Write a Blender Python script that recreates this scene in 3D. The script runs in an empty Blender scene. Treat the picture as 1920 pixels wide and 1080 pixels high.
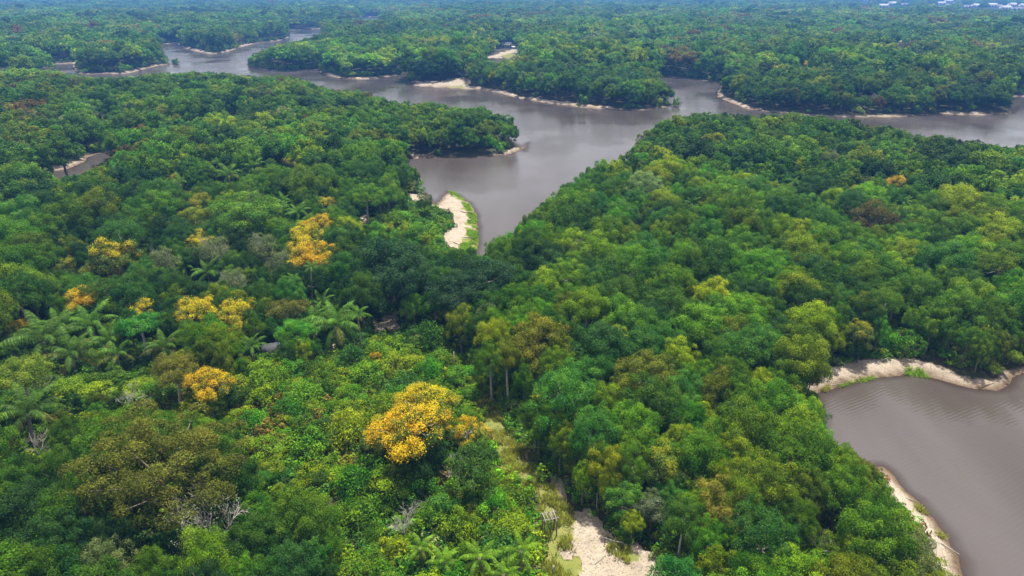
import bpy, math, random
import numpy as np
from mathutils import Vector

random.seed(11)
RNG = np.random.default_rng(11)
SC = bpy.context.scene
COL = SC.collection
R_ = math.radians

# ------------------------------------------------------------------ camera
CAM_H = 55.0
PITCH = 23.3
FPX = 1300.0                                   # focal length in pixels of the 1920 wide photograph
cam_d = bpy.data.cameras.new('camera')
cam_d.sensor_width = 36.0
cam_d.lens = 36.0 * FPX / 1920.0
cam_d.clip_start = 0.5
cam_d.clip_end = 30000.0
cam = bpy.data.objects.new('camera', cam_d)
COL.objects.link(cam)
cam.location = (0, 0, CAM_H)
cam.rotation_euler = (R_(90 - PITCH), 0, 0)
SC.camera = cam

# ------------------------------------------------------------------ world, sun, exposure
SUN_EL, SUN_AZ = 73.0, 25.0                    # azimuth measured from +Y (view direction), positive = to the right
world = bpy.data.worlds.new('World')
SC.world = world
world.use_nodes = True
wn, wl = world.node_tree.nodes, world.node_tree.links
wn.clear()
w_out = wn.new('ShaderNodeOutputWorld')
w_bg = wn.new('ShaderNodeBackground')
w_sky = wn.new('ShaderNodeTexSky')
w_sky.sky_type = 'NISHITA'
w_sky.sun_disc = False
w_sky.sun_elevation = R_(SUN_EL)
w_sky.sun_rotation = R_(SUN_AZ)
w_sky.air_density = 1.0
w_sky.dust_density = 3.0
w_sky.ozone_density = 1.0
w_mix = wn.new('ShaderNodeMix'); w_mix.data_type = 'RGBA'      # thin even cloud over the blue
w_mix.inputs[0].default_value = 0.72
w_mix.inputs[7].default_value = (8.5, 8.4, 8.3, 1)
wl.new(w_sky.outputs[0], w_mix.inputs[6])
wl.new(w_mix.outputs[2], w_bg.inputs[0])
w_bg.inputs[1].default_value = 0.062
wl.new(w_bg.outputs[0], w_out.inputs[0])

sun_d = bpy.data.lights.new('sun', 'SUN')
sun_d.energy = 5.0
sun_d.angle = R_(1.5)
sun_d.color = (1.0, 0.94, 0.82)
sun = bpy.data.objects.new('sun', sun_d)
COL.objects.link(sun)
_el, _az = R_(SUN_EL), R_(SUN_AZ)
_sd = Vector((math.sin(_az) * math.cos(_el), math.cos(_az) * math.cos(_el), math.sin(_el)))
sun.rotation_euler = _sd.to_track_quat('Z', 'Y').to_euler()

SC.view_settings.view_transform = 'Standard'
SC.view_settings.look = 'None'
SC.view_settings.gamma = 1.0
SC.view_settings.use_curve_mapping = False
SC.view_settings.exposure = 1.06
SC.render.engine = 'CYCLES'
cy = SC.cycles
cy.use_denoising = True
cy.max_bounces = 6
cy.diffuse_bounces = 3
cy.glossy_bounces = 2
cy.transmission_bounces = 3
cy.volume_bounces = 0
cy.transparent_max_bounces = 6
cy.sample_clamp_indirect = 6.0
cy.caustics_reflective = False
cy.caustics_refractive = False

# ------------------------------------------------------------------ projection helpers
_cp, _sp = math.cos(R_(PITCH)), math.sin(R_(PITCH))

def ray(px, py):
    x = (np.asarray(px, float) - 960.0) / FPX
    y = (540.0 - np.asarray(py, float)) / FPX
    return x, _cp + y * _sp, -_sp + y * _cp

def on_plane(px, py, z=0.0):
    """the point of the level plane z that the pixel shows"""
    dx, dy, dz = ray(px, py)
    t = (z - CAM_H) / dz
    return dx * t, dy * t

def to_px(x, y, z):
    dz = np.asarray(z, float) - CAM_H
    depth = np.asarray(y, float) * _cp - dz * _sp
    up = np.asarray(y, float) * _sp + dz * _cp
    depth = np.maximum(depth, 1e-3)
    return 960.0 + FPX * np.asarray(x, float) / depth, 540.0 - FPX * up / depth, depth

# ------------------------------------------------------------------ noise
def _hash(i, j, seed):
    h = (i.astype(np.int64) * 374761393 + j.astype(np.int64) * 668265263 + seed * 1442695041) & 0x7fffffff
    h = ((h ^ (h >> 13)) * 1274126177) & 0x7fffffff
    h = (h ^ (h >> 16)) & 0x7fffffff
    return (h % 100003) / 100003.0

def noise2(x, y, seed=0):
    x = np.asarray(x, float); y = np.asarray(y, float)
    i, j = np.floor(x), np.floor(y)
    fx, fy = x - i, y - j
    fx = fx * fx * (3 - 2 * fx); fy = fy * fy * (3 - 2 * fy)
    a, b = _hash(i, j, seed), _hash(i + 1, j, seed)
    c, d = _hash(i, j + 1, seed), _hash(i + 1, j + 1, seed)
    return (a * (1 - fx) + b * fx) * (1 - fy) + (c * (1 - fx) + d * fx) * fy

def fbm(x, y, seed=0, o=3):
    s = 0; a = 1.0; t = 0
    for k in range(o):
        s = s + a * noise2(x * 2 ** k, y * 2 ** k, seed + 17 * k); t += a; a *= .5
    return s / t

# ------------------------------------------------------------------ shorelines: (pixel x, pixel y, height of what hides the bank there)
RIVER = [(893,490,0),(895,455,0),(892,430,0),(889,405,0),(880,385,0),(862,366,0),(838,358,0),(815,345,6),(790,325,6),(765,308,6),
 (752,300,1),(775,298,0),(800,295,0),(850,294,0),(905,294,0),(945,291,0),(975,281,0),(992,266,0),(985,243,8),(960,220,9),(930,210,9),
 (907,202,9),(850,200,9),(807,192,9),(747,193,9),(707,180,9),(673,170,9),(633,170,9),(600,163,9),(567,147,9),(527,142,9),(477,143,9),
 (427,138,9),(367,134,9),(333,138,9),(300,139,8),(250,144,7),(200,147,6),(150,143,5),(110,136,4),(75,131,2),(-60,130,0),
 (-60,124,0),(80,127,0),(107,120,0),(137,119,0),(140,130,0),(150,139,0),(200,138,0),(235,139,0),(270,130,0),(297,123,0),(333,119,0),
 (334,112,4),(310,103,7),(302,96,6),(300,88,0),(297,83,0),(330,81,0),(345,90,0),(380,100,0),(400,101,0),(428,97,0),(450,89,0),
 (480,81,0),(525,76,0),(541,70,0),(543,63,1),(535,57,0),(600,53.5,0),(604,57,0),(603,63,8),(583,70,8),(550,80,8),(493,93,8),(473,99,8),
 (463,110,5),(467,125,0),(500,132,0),(530,135,0),(580,131,0),(598,131,0),(607,139,0),(640,148,0),(700,148,0),(745,141,0),(762,135,0),
 (766,141,0),(762,149,0),(765,157,0),(787,162,0),(827,164,0),(873,167,0),(897,167,0),(933,174,0),(973,185,0),(1007,190,0),(1040,195,0),
 (1070,198,0),(1090,201,0),(1123,204,0),(1187,207,0),(1223,205,0),(1270,198,0),(1276,191,0),(1270,177,8),(1257,163,8),(1240,150,8),
 (1232,144,4),(1240,143,0),(1280,146,0),(1323,151,0),(1357,158,0),(1345,174,0),(1347,183,0),(1380,197,0),(1400,204,0),(1430,208,0),
 (1480,213,0),(1580,219,0),(1680,220,0),(1713,216,0),(1780,214,0),(1847,216,0),(1897,211,0),(1910,198,0),(1906,190,6),(1888,184,4),
 (1895,181,0),(1925,181,0),(2000,176,0),(2200,180,0),(2400,200,0),(2400,300,0),(2150,300,9),(1920,273,9),(1800,262,9),(1700,246,9),
 (1640,233,9),(1500,216,10),(1400,213,10),(1320,207,10),(1240,226,10),(1190,258,10),(1178,295,9),(1130,302,9),(1060,342,8),
 (1000,392,8),(960,425,7),(928,455,7)]
LAKE = [(1535,740,0),(1548,732,0),(1590,722,0),(1640,709,0),(1690,702,0),(1720,702,0),(1750,709,0),(1790,722,0),(1830,731,0),(1872,731,0),
 (1890,722,0),(1900,704,0),(1925,692,0),(1990,680,0),(2300,640,0),(2700,900,0),(2700,1500,0),(1880,1200,0),(1815,1080,0),(1798,1040,0),
 (1770,1003,0),(1735,968,0),(1700,930,0),(1678,905,0),(1655,880,0),(1640,866,2),(1605,846,4),(1580,828,4),(1557,795,4),(1540,762,4),(1533,748,2)]
POND = [(90,323,0),(128,316,0),(158,305,0),(168,293,0),(195,285,0),(214,292,0),(200,306,1),(168,320,1),(140,330,1),(100,336,1)]
FARWATER = [(672,32,0),(715,31,0),(718,35,4),(672,36,4)]
VIS_WATER = [[(p[0], p[1]) for p in P] for P in (RIVER, LAKE, POND, FARWATER)]

def world_poly(P):
    out = []
    for px, py, z in P:
        x, y = on_plane(px, py, z)
        out.append((float(x), float(y)))
    return np.array(out)
WATER_POLYS = [world_poly(P) for P in (RIVER, LAKE, POND, FARWATER)]
EXPOSED = [np.array([1.0 if (p[2] <= 0 and P[(k + 1) % len(P)][2] <= 0) else 0.0 for k, p in enumerate(P)]) for P in (RIVER, LAKE, POND, FARWATER)]

def in_poly(x, y, P):
    P = np.asarray(P, float)
    x = np.asarray(x, float); y = np.asarray(y, float)
    lo, hi = P.min(0), P.max(0)
    box = (x >= lo[0]) & (x <= hi[0]) & (y >= lo[1]) & (y <= hi[1])
    if x.ndim == 1 and len(x) > 64 and box.sum() < .7 * len(x):
        out = np.zeros(x.shape, bool); q = np.nonzero(box)[0]
        if len(q): out[q] = in_poly(x[q], y[q], P) if len(q) <= 64 else _in_poly(x[q], y[q], P)
        return out
    return _in_poly(x, y, P)

def _in_poly(x, y, P):
    inside = np.zeros(x.shape, bool)
    n = len(P)
    for k in range(n):
        x1, y1 = P[k]; x2, y2 = P[(k + 1) % n]
        if y1 == y2: continue
        c = (y1 > y) != (y2 > y)
        inside ^= c & (x < (x2 - x1) * (y - y1) / (y2 - y1) + x1)
    return inside

REACH = 140.0
def shore(x, y):
    """signed distance to the nearest shore (land positive) and how bare that bank is"""
    x = np.asarray(x, float); y = np.asarray(y, float)
    best = np.full(x.shape, REACH ** 2); bare = np.zeros(x.shape); ins = np.zeros(x.shape, bool)
    for P, E in zip(WATER_POLYS, EXPOSED):
        n = len(P)
        lo, hi = P.min(0) - REACH, P.max(0) + REACH
        pi = np.nonzero((x > lo[0]) & (x < hi[0]) & (y > lo[1]) & (y < hi[1]))[0]
        if not len(pi): continue
        X, Y = x[pi], y[pi]
        I = in_poly(X, Y, P); ins[pi] |= I
        for k in range(n):
            ax, ay = P[k]; bx, by = P[(k + 1) % n]
            q = np.nonzero((X > min(ax, bx) - REACH) & (X < max(ax, bx) + REACH) & (Y > min(ay, by) - REACH) & (Y < max(ay, by) + REACH))[0]
            if not len(q): continue
            vx, vy = bx - ax, by - ay
            L = vx * vx + vy * vy + 1e-9
            xs, ys = X[q] - ax, Y[q] - ay
            t = np.clip((xs * vx + ys * vy) / L, 0, 1)
            d = (xs - t * vx) ** 2 + (ys - t * vy) ** 2
            g = pi[q]; m = d < best[g]
            best[g[m]] = d[m]; bare[g[m]] = E[k]
    sd = np.sqrt(best)
    sd = np.where(ins, -sd, sd)
    wob = (fbm(x / 9, y / 9, 3) - .5) * 2.4 + (fbm(x / 2.5, y / 2.5, 4, 2) - .5) * 0.9
    return sd + wob, bare

def beach(x, y, bare):
    """width of the bare strip between water and woods"""
    return .7 + bare * np.clip(9.0 * fbm(x / 22, y / 22, 51, 2) - 2.6, .2, 5.0)

def ground_z(x, y, sd):
    x = np.asarray(x, float); y = np.asarray(y, float)
    d = np.hypot(x, y)
    land = np.clip(sd, 0, None)
    z = 1.5 * (1 - np.exp(-land / 4.5)) + 1.6 * (1 - np.exp(-land / 45))
    z = z + (fbm(x / 35, y / 35, 21) - .45) * 2.6 * np.clip(land / 25, 0, 1)
    z = z + (fbm(x / 3.0, y / 3.0, 25, 2) - .5) * 0.25 * np.clip(land / 3, 0, 1)
    z = z + np.clip((d - 700) / 2200, 0, 1) * np.clip(land / 90, 0, 1) * 10 * fbm(x / 330, y / 330, 31)
    return np.where(sd > 0, z + 0.02, np.maximum(-3.5, 0.17 * sd) - .02)

def gz(x, y):
    sd, _ = shore(np.array([x]), np.array([y]))
    return float(ground_z(np.array([x]), np.array([y]), sd)[0])

def ground_at(px, py, dz=0.0):
    """the ground point a pixel shows, dz above the ground"""
    z = 2.5
    for _ in range(6):
        x, y = on_plane(px, py, z + dz)
        z = gz(float(x), float(y))
    return float(x), float(y), z

# ------------------------------------------------------------------ open ground seen in the photograph (pixel outlines of the ground itself)
SAND_PX = [
 [(768,366),(800,361),(838,360),(862,370),(878,390),(884,420),(876,455),(850,474),(832,462),(828,440),(850,425),(845,400),(812,388),(775,382)],
 [(670,404),(690,400),(694,418),(676,426)],
 [(763,150),(800,153),(840,150),(872,146),(882,150),(878,163),(830,164),(790,162)],
 [(908,109),(930,101),(968,91),(972,97),(928,110)],
 [(684,606),(722,588),(752,582),(760,606),(750,628),(712,624)],
 [(625,640),(634,655),(612,676),(604,672),(610,655)],
 [(1062,985),(1110,975),(1160,1010),(1230,1040),(1270,1090),(1300,1160),(1060,1160),(1075,1060)],
 [(1028,893),(1058,908),(1085,948),(1112,980),(1075,986),(1048,945)],
 [(930,872),(940,885),(936,890),(928,880)],
 [(88,322),(120,312),(158,300),(168,290),(195,282),(216,287),(210,296),(172,312),(140,330),(100,333)],
 [(1588,693),(1620,699),(1690,696),(1700,701),(1640,712),(1590,724),(1545,734),(1560,712)],
 [(1755,701),(1800,715),(1850,719),(1878,718),(1888,724),(1870,733),(1830,732),(1790,722)],
 [(1636,864),(1650,868),(1700,918),(1760,985),(1810,1060),(1840,1130),(1790,1130),(1745,1030),(1700,950),(1660,905)],
 [(892,738),(908,742),(905,752),(890,748)],
]
GRASS_PX = [
 [(838,358),(855,362),(872,376),(884,390),(893,410),(896,455),(893,474),(850,476),(868,455),(878,430),(878,400),(862,374)],
 [(1692,690),(1720,692),(1752,706),(1735,714),(1700,706)],
 [(1540,728),(1600,716),(1640,706),(1640,712),(1590,724),(1540,738)],
 [(1000,960),(1050,940),(1075,960),(1070,1010),(1075,1060),(1050,1160),(1000,1160),(1015,1060)],
 [(1120,1015),(1160,1012),(1215,1050),(1190,1062),(1140,1040)],
 [(925,845),(980,850),(1040,915),(1060,945),(1040,975),(990,930),(940,890)],
 [(938,104),(962,98),(968,104),(950,110)],
 [(830,160),(870,158),(876,167),(835,165)],
 [(1072,193),(1095,195),(1095,201),(1072,199)],
 [(1700,930),(1712,938),(1740,968),(1728,966)],
 [(1755,1000),(1768,1004),(1776,1016),(1764,1010)],
 [(505,130),(535,134),(532,136),(505,133)],
 [(690,592),(740,575),(750,590),(720,594)],
]
# low regrowth between the taller woods, and the strip of the old track through it
LOW_PX = [
 [(600,690),(690,632),(760,625),(850,640),(885,700),(905,752),(985,860),(1060,935),(1090,1000),(1280,1160),(640,1160),(640,1010),(600,940),(470,890),(440,800),(480,720)],
 [(690,425),(760,400),(850,420),(835,470),(770,455),(700,450)],
 [(0,735),(120,715),(330,730),(470,745),(470,800),(300,775),(120,770),(0,790)],
]
PATH_CLEAR_PX = [
 [(684,602),(722,582),(754,576),(764,606),(752,630),(710,626)],
 [(615,630),(640,640),(632,662),(610,682),(600,672),(608,652)],
 [(770,362),(840,358),(880,385),(893,420),(893,462),(850,468),(830,460),(852,425),(845,400),(812,388),(775,382)],
 [(672,404),(690,400),(694,420),(676,426)],
 [(1000,950),(1058,930),(1110,975),(1160,1010),(1235,1042),(1262,1090),(1275,1160),(1010,1160)],
 [(925,850),(985,852),(1050,915),(1075,958),(1040,970),(985,920)],
 [(765,151),(880,147),(878,166),(765,160)],
 [(908,109),(945,78),(972,82),(972,108),(930,118)],
 [(96,318),(160,300),(195,284),(214,290),(180,310),(120,328)],
 [(1590,686),(1690,688),(1752,700),(1880,714),(1880,732),(1640,712),(1545,735)],
 [(1645,870),(1712,925),(1780,1005),(1825,1080),(1795,1080),(1745,1010),(1690,935)],
 [(1680,82),(1690,80),(1692,98),(1678,98)],
 [(497,660),(522,654),(528,672),(500,678)],
]

FARB = [(1622,4,34),(1655,14,26),(1672,13,20),(1697,12,22),(1762,11,28),(1778,6,24),(1809,16,26),(1829,16,26),(1858,17,22),(1870,15,18),(1884,18,24),(1896,15,20),(1908,19,26),(1917,16,18)]
PATH_CLEAR_PX += [[(a - 7, b - 7), (a + 7, b - 7), (a + 8, b + 1), (a - 8, b + 1)] for a, b, w in FARB]
PATH_CLEAR_PX.append([(884,735),(914,738),(992,850),(928,852),(900,790)])
GRASS_PX.append([(884,735),(914,738),(992,850),(928,852),(900,790)])
PATH_CLEAR_PX.append([(762,356),(845,356),(862,400),(850,470),(818,470),(802,402),(765,392)])
PATH_CLEAR_PX.append([(1756,6),(1795,4),(1785,9),(1760,13)])
GRASS_PX.append([(1750,6),(1798,3),(1790,10),(1755,14)])

def grow_mask(x, y, z, polys):
    px, py, dep = to_px(x, y, z)
    m = np.zeros(np.shape(px), bool)
    for P in polys: m |= in_poly(px, py, P)
    return m & (np.asarray(y) > 5)

def keep_clear(px, py):
    m = np.zeros(np.shape(px), bool)
    for P in VIS_WATER: m |= in_poly(px, py, P)
    for P in PATH_CLEAR_PX: m |= in_poly(px, py, P)
    return m

# ------------------------------------------------------------------ materials
def mat(name):
    m = bpy.data.materials.new(name); m.use_nodes = True
    m.node_tree.nodes.clear()
    return m, m.node_tree.nodes, m.node_tree.links

def rgb(c): return (c[0], c[1], c[2], 1.0)

def simple_mat(name, c, rough=.8, spec=.3, noise=0.0, scale=6.0, c2=None, bump=0.0):
    m, N, L = mat(name)
    o = N.new('ShaderNodeOutputMaterial'); p = N.new('ShaderNodeBsdfPrincipled')
    p.inputs['Roughness'].default_value = rough
    p.inputs['Specular IOR Level'].default_value = spec
    p.inputs['Base Color'].default_value = rgb(c)
    if c2 is not None:
        t = N.new('ShaderNodeTexCoord'); n = N.new('ShaderNodeTexNoise')
        n.inputs['Scale'].default_value = scale; n.inputs['Detail'].default_value = 4
        r = N.new('ShaderNodeValToRGB')
        r.color_ramp.elements[0].color = rgb(c); r.color_ramp.elements[1].color = rgb(c2)
        r.color_ramp.elements[0].position = .35; r.color_ramp.elements[1].position = .65
        L.new(t.outputs['Object'], n.inputs['Vector']); L.new(n.outputs[0], r.inputs[0]); L.new(r.outputs[0], p.inputs['Base Color'])
        if bump:
            b = N.new('ShaderNodeBump'); b.inputs['Strength'].default_value = bump
            L.new(n.outputs[0], b.inputs['Height']); L.new(b.outputs[0], p.inputs['Normal'])
    L.new(p.outputs[0], o.inputs[0])
    return m

def leaf_mat(name, flower=False, transl=.30, spec=.07):
    """tint: a colour kept on each tree; lv (per leaf): leaf random, clump random, flower share"""
    m, N, L = mat(name)
    o = N.new('ShaderNodeOutputMaterial')
    ti = N.new('ShaderNodeAttribute'); ti.attribute_type = 'INSTANCER'; ti.attribute_name = 'tint'
    lv = N.new('ShaderNodeAttribute'); lv.attribute_type = 'GEOMETRY'; lv.attribute_name = 'lv'
    sp = N.new('ShaderNodeSeparateXYZ'); L.new(lv.outputs['Vector'], sp.inputs[0])
    def mth(op, a, b=None, v=None):
        n = N.new('ShaderNodeMath'); n.operation = op
        L.new(a, n.inputs[0])
        if b is not None: L.new(b, n.inputs[1])
        elif v is not None: n.inputs[1].default_value = v
        return n.outputs[0]
    hsv = N.new('ShaderNodeHueSaturation')
    # hue wanders towards yellow in some clumps, value per leaf and clump
    hue = mth('MULTIPLY_ADD', sp.outputs[1]); hn = hue.node; hn.inputs[1].default_value = -0.034; hn.inputs[2].default_value = 0.522
    val = mth('MULTIPLY_ADD', sp.outputs[0]); vn = val.node; vn.inputs[1].default_value = 0.95; vn.inputs[2].default_value = 0.46
    cl = mth('MULTIPLY_ADD', sp.outputs[1]); cn = cl.node; cn.inputs[1].default_value = 0.6; cn.inputs[2].default_value = 0.72
    vv = mth('MULTIPLY', val, cl)
    L.new(hue, hsv.inputs['Hue']); L.new(vv, hsv.inputs['Value'])
    if flower:
        base = N.new('ShaderNodeRGB'); base.outputs[0].default_value = (0.075, 0.125, 0.018, 1)
        L.new(base.outputs[0], hsv.inputs['Color'])
        orange = N.new('ShaderNodeHueSaturation')
        L.new(ti.outputs['Color'], orange.inputs['Color'])
        h2 = mth('MULTIPLY_ADD', sp.outputs[1]); h2.node.inputs[1].default_value = -0.022; h2.node.inputs[2].default_value = 0.511
        L.new(h2, orange.inputs['Hue'])
        v2 = mth('MULTIPLY_ADD', sp.outputs[0]); v2.node.inputs[1].default_value = 0.6; v2.node.inputs[2].default_value = 0.7
        L.new(v2, orange.inputs['Value'])
        mx = N.new('ShaderNodeMix'); mx.data_type = 'RGBA'
        L.new(sp.outputs[2], mx.inputs[0]); L.new(hsv.outputs[0], mx.inputs[6]); L.new(orange.outputs[0], mx.inputs[7])
        colr = mx.outputs[2]
    else:
        L.new(ti.outputs['Color'], hsv.inputs['Color'])
        colr = hsv.outputs[0]
    p = N.new('ShaderNodeBsdfPrincipled')
    p.inputs['Roughness'].default_value = .5
    p.inputs['Specular IOR Level'].default_value = spec
    t = N.new('ShaderNodeBsdfTranslucent')
    br = N.new('ShaderNodeHueSaturation'); br.inputs['Hue'].default_value = .485; br.inputs['Value'].default_value = 1.5
    L.new(colr, br.inputs['Color']); L.new(br.outputs[0], t.inputs[0])
    L.new(colr, p.inputs['Base Color'])
    ms = N.new('ShaderNodeMixShader'); ms.inputs[0].default_value = transl
    L.new(p.outputs[0], ms.inputs[1]); L.new(t.outputs[0], ms.inputs[2])
    L.new(ms.outputs[0], o.inputs[0])
    return m

M = {}
M['leaf'] = leaf_mat('leaves')
M['flower'] = leaf_mat('flowers_and_leaves', True)
M['bark'] = simple_mat('bark', (.09, .07, .05), .9, .2, c2=(.20, .17, .13), scale=3)
M['pale_bark'] = simple_mat('pale_bark', (.34, .31, .28), .9, .2, c2=(.55, .52, .48), scale=3)
M['grey_bark'] = simple_mat('grey_bark', (.22, .20, .18), .9, .2, c2=(.40, .38, .35), scale=3)
M['palm_bark'] = simple_mat('palm_bark', (.16, .13, .10), .9, .2, c2=(.30, .26, .21), scale=4)
M['wood'] = simple_mat('weathered_wood', (.20, .19, .17), .9, .2, c2=(.36, .34, .31), scale=5)
M['dark_wood'] = simple_mat('dark_wood', (.06, .045, .035), .9, .2, c2=(.13, .10, .08), scale=5)
M['white_paint'] = simple_mat('white_paint', (.40, .40, .39), .7, .2, c2=(.56, .55, .53), scale=.5)
M['grey_roof'] = simple_mat('tin_roof', (.04, .045, .055), .85, .1, c2=(.08, .08, .09), scale=3)
M['rust_roof'] = simple_mat('tile_roof', (.30, .13, .07), .8, .3, c2=(.38, .18, .10), scale=3)
M['dark_opening'] = simple_mat('dark_window', (.02, .02, .022), .3, .4)
M['thatch'] = simple_mat('thatch', (.20, .15, .10), .95, .1, c2=(.30, .24, .17), scale=7, bump=.5)
M['cable'] = simple_mat('cable', (.03, .03, .03), .6, .3)

# ground: forest litter, sand, grass by vertex attributes
def ground_mat():
    m, N, L = mat('ground_soil')
    o = N.new('ShaderNodeOutputMaterial'); p = N.new('ShaderNodeBsdfPrincipled')
    p.inputs['Roughness'].default_value = .95; p.inputs['Specular IOR Level'].default_value = .15
    tc = N.new('ShaderNodeTexCoord')
    def nz(scale, detail=5, rough=.6):
        n = N.new('ShaderNodeTexNoise'); n.inputs['Scale'].default_value = scale; n.inputs['Detail'].default_value = detail
        n.inputs['Roughness'].default_value = rough
        L.new(tc.outputs['Object'], n.inputs['Vector']); return n.outputs[0]
    def ramp(f, a, b, p0=.35, p1=.65):
        r = N.new('ShaderNodeValToRGB'); L.new(f, r.inputs[0])
        r.color_ramp.elements[0].color = rgb(a); r.color_ramp.elements[1].color = rgb(b)
        r.color_ramp.elements[0].position = p0; r.color_ramp.elements[1].position = p1
        return r.outputs[0]
    def mix(f, a, b):
        x = N.new('ShaderNodeMix'); x.data_type = 'RGBA'; L.new(f, x.inputs[0]); L.new(a, x.inputs[6]); L.new(b, x.inputs[7]); return x.outputs[2]
    at = N.new('ShaderNodeAttribute'); at.attribute_name = 'soil'
    sp = N.new('ShaderNodeSeparateXYZ'); L.new(at.outputs['Vector'], sp.inputs[0])
    n1, n2, n3 = nz(.35), nz(1.8), nz(.9, 6, .7)
    litter = ramp(n1, (.028, .034, .012), (.050, .040, .022))
    sand = mix(n2, ramp(n3, (.15, .118, .088), (.34, .290, .235), .32, .68), ramp(n1, (.25, .205, .162), (.38, .330, .275)))
    grass = mix(n2, ramp(n3, (.060, .095, .016), (.20, .20, .055), .3, .7), ramp(n1, (.10, .13, .02), (.19, .17, .06)))
    def edge(v, amt):                       # breaks the border of the patch up
        a = N.new('ShaderNodeMath'); a.operation = 'MULTIPLY_ADD'; L.new(n3, a.inputs[0]); a.inputs[1].default_value = amt; L.new(v, a.inputs[2])
        b = N.new('ShaderNodeMapRange'); L.new(a.outputs[0], b.inputs[0])
        b.inputs[1].default_value = .5 + amt * .5 - .1; b.inputs[2].default_value = .5 + amt * .5 + .1
        return b.outputs[0]
    wet = N.new('ShaderNodeMix'); wet.data_type = 'RGBA'; wet.blend_type = 'MULTIPLY'
    L.new(sp.outputs[2], wet.inputs[0]); L.new(sand, wet.inputs[6]); wet.inputs[7].default_value = (.36, .29, .22, 1)
    n4 = nz(5.0, 4); twig = ramp(n4, (.30, .27, .22), (1, 1, 1), .36, .46)
    spk = N.new('ShaderNodeMix'); spk.data_type = 'RGBA'; spk.blend_type = 'MULTIPLY'; spk.inputs[0].default_value = .8
    L.new(wet.outputs[2], spk.inputs[6]); L.new(twig, spk.inputs[7])
    sand = spk.outputs[2]
    c = mix(edge(sp.outputs[0], .9), litter, sand)
    c = mix(edge(sp.outputs[1], 1.4), c, grass)
    L.new(c, p.inputs['Base Color'])
    bp = N.new('ShaderNodeBump'); bp.inputs['Strength'].default_value = .6; bp.inputs['Distance'].default_value = .3
    L.new(n2, bp.inputs['Height']); L.new(bp.outputs[0], p.inputs['Normal'])
    L.new(p.outputs[0], o.inputs[0])
    return m
M['ground'] = ground_mat()

def water_mat():
    m, N, L = mat('river_water')
    o = N.new('ShaderNodeOutputMaterial'); p = N.new('ShaderNodeBsdfPrincipled')
    p.inputs['Base Color'].default_value = (.120, .098, .098, 1)
    p.inputs['Roughness'].default_value = .08; p.inputs['IOR'].default_value = 1.48
    p.inputs['Specular IOR Level'].default_value = .5
    tc = N.new('ShaderNodeTexCoord')
    mp = N.new('ShaderNodeMapping'); mp.inputs['Scale'].default_value = (.55, 1.5, 1); mp.inputs['Rotation'].default_value = (0, 0, R_(-24))
    L.new(tc.outputs['Object'], mp.inputs[0])
    n1 = N.new('ShaderNodeTexNoise'); n1.inputs['Scale'].default_value = .9; n1.inputs['Detail'].default_value = 3
    L.new(mp.outputs[0], n1.inputs['Vector'])
    n2 = N.new('ShaderNodeTexNoise'); n2.inputs['Scale'].default_value = .03; n2.inputs['Detail'].default_value = 2
    L.new(tc.outputs['Object'], n2.inputs['Vector'])
    st = N.new('ShaderNodeMapRange'); L.new(n2.outputs[0], st.inputs[0])
    st.inputs[1].default_value = .35; st.inputs[2].default_value = .65; st.inputs[3].default_value = .06; st.inputs[4].default_value = .30
    b = N.new('ShaderNodeBump'); b.inputs['Distance'].default_value = .12
    wv = N.new('ShaderNodeTexWave'); wv.inputs['Scale'].default_value = .55; wv.inputs['Distortion'].default_value = 5.0
    wv.inputs['Detail'].default_value = 2; wv.inputs['Detail Scale'].default_value = .25
    mw = N.new('ShaderNodeMapping'); mw.inputs['Rotation'].default_value = (0, 0, R_(62)); L.new(tc.outputs['Object'], mw.inputs[0]); L.new(mw.outputs[0], wv.inputs['Vector'])
    ad = N.new('ShaderNodeMath'); ad.operation = 'MULTIPLY_ADD'; L.new(wv.outputs['Fac'], ad.inputs[0]); ad.inputs[1].default_value = .5; L.new(n1.outputs[0], ad.inputs[2])
    L.new(st.outputs[0], b.inputs['Strength']); L.new(ad.outputs[0], b.inputs['Height']); L.new(b.outputs[0], p.inputs['Normal'])
    rr = N.new('ShaderNodeMapRange'); L.new(n2.outputs[0], rr.inputs[0])
    rr.inputs[1].default_value = .38; rr.inputs[2].default_value = .62; rr.inputs[3].default_value = .03; rr.inputs[4].default_value = .20
    L.new(rr.outputs[0], p.inputs['Roughness'])
    m3 = N.new('ShaderNodeMapping'); m3.inputs['Scale'].default_value = (.05, .012, 1); m3.inputs['Rotation'].default_value = (0, 0, R_(20)); L.new(tc.outputs['Object'], m3.inputs[0])
    n3 = N.new('ShaderNodeTexNoise'); n3.inputs['Scale'].default_value = 1.0; n3.inputs['Detail'].default_value = 6; L.new(m3.outputs[0], n3.inputs['Vector'])
    cr = N.new('ShaderNodeValToRGB'); L.new(n3.outputs[0], cr.inputs[0])
    cr.color_ramp.elements[0].color = (.044, .034, .028, 1); cr.color_ramp.elements[1].color = (.072, .062, .060, 1)
    cr.color_ramp.elements[0].position = .35; cr.color_ramp.elements[1].position = .65
    L.new(cr.outputs[0], p.inputs['Base Color'])
    # shallow edge lets the sand show through the brown water
    at = N.new('ShaderNodeAttribute'); at.attribute_name = 'depth'
    mr = N.new('ShaderNodeMapRange'); L.new(at.outputs['Fac'], mr.inputs[0])
    mr.inputs[1].default_value = 0.0; mr.inputs[2].default_value = .30; mr.inputs[3].default_value = .35; mr.inputs[4].default_value = 1.0
    tr = N.new('ShaderNodeBsdfTransparent'); tr.inputs[0].default_value = (.62, .42, .25, 1)
    ms = N.new('ShaderNodeMixShader')
    L.new(mr.outputs[0], ms.inputs[0]); L.new(tr.outputs[0], ms.inputs[1]); L.new(p.outputs[0], ms.inputs[2])
    L.new(ms.outputs[0], o.inputs[0])
    return m
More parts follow.
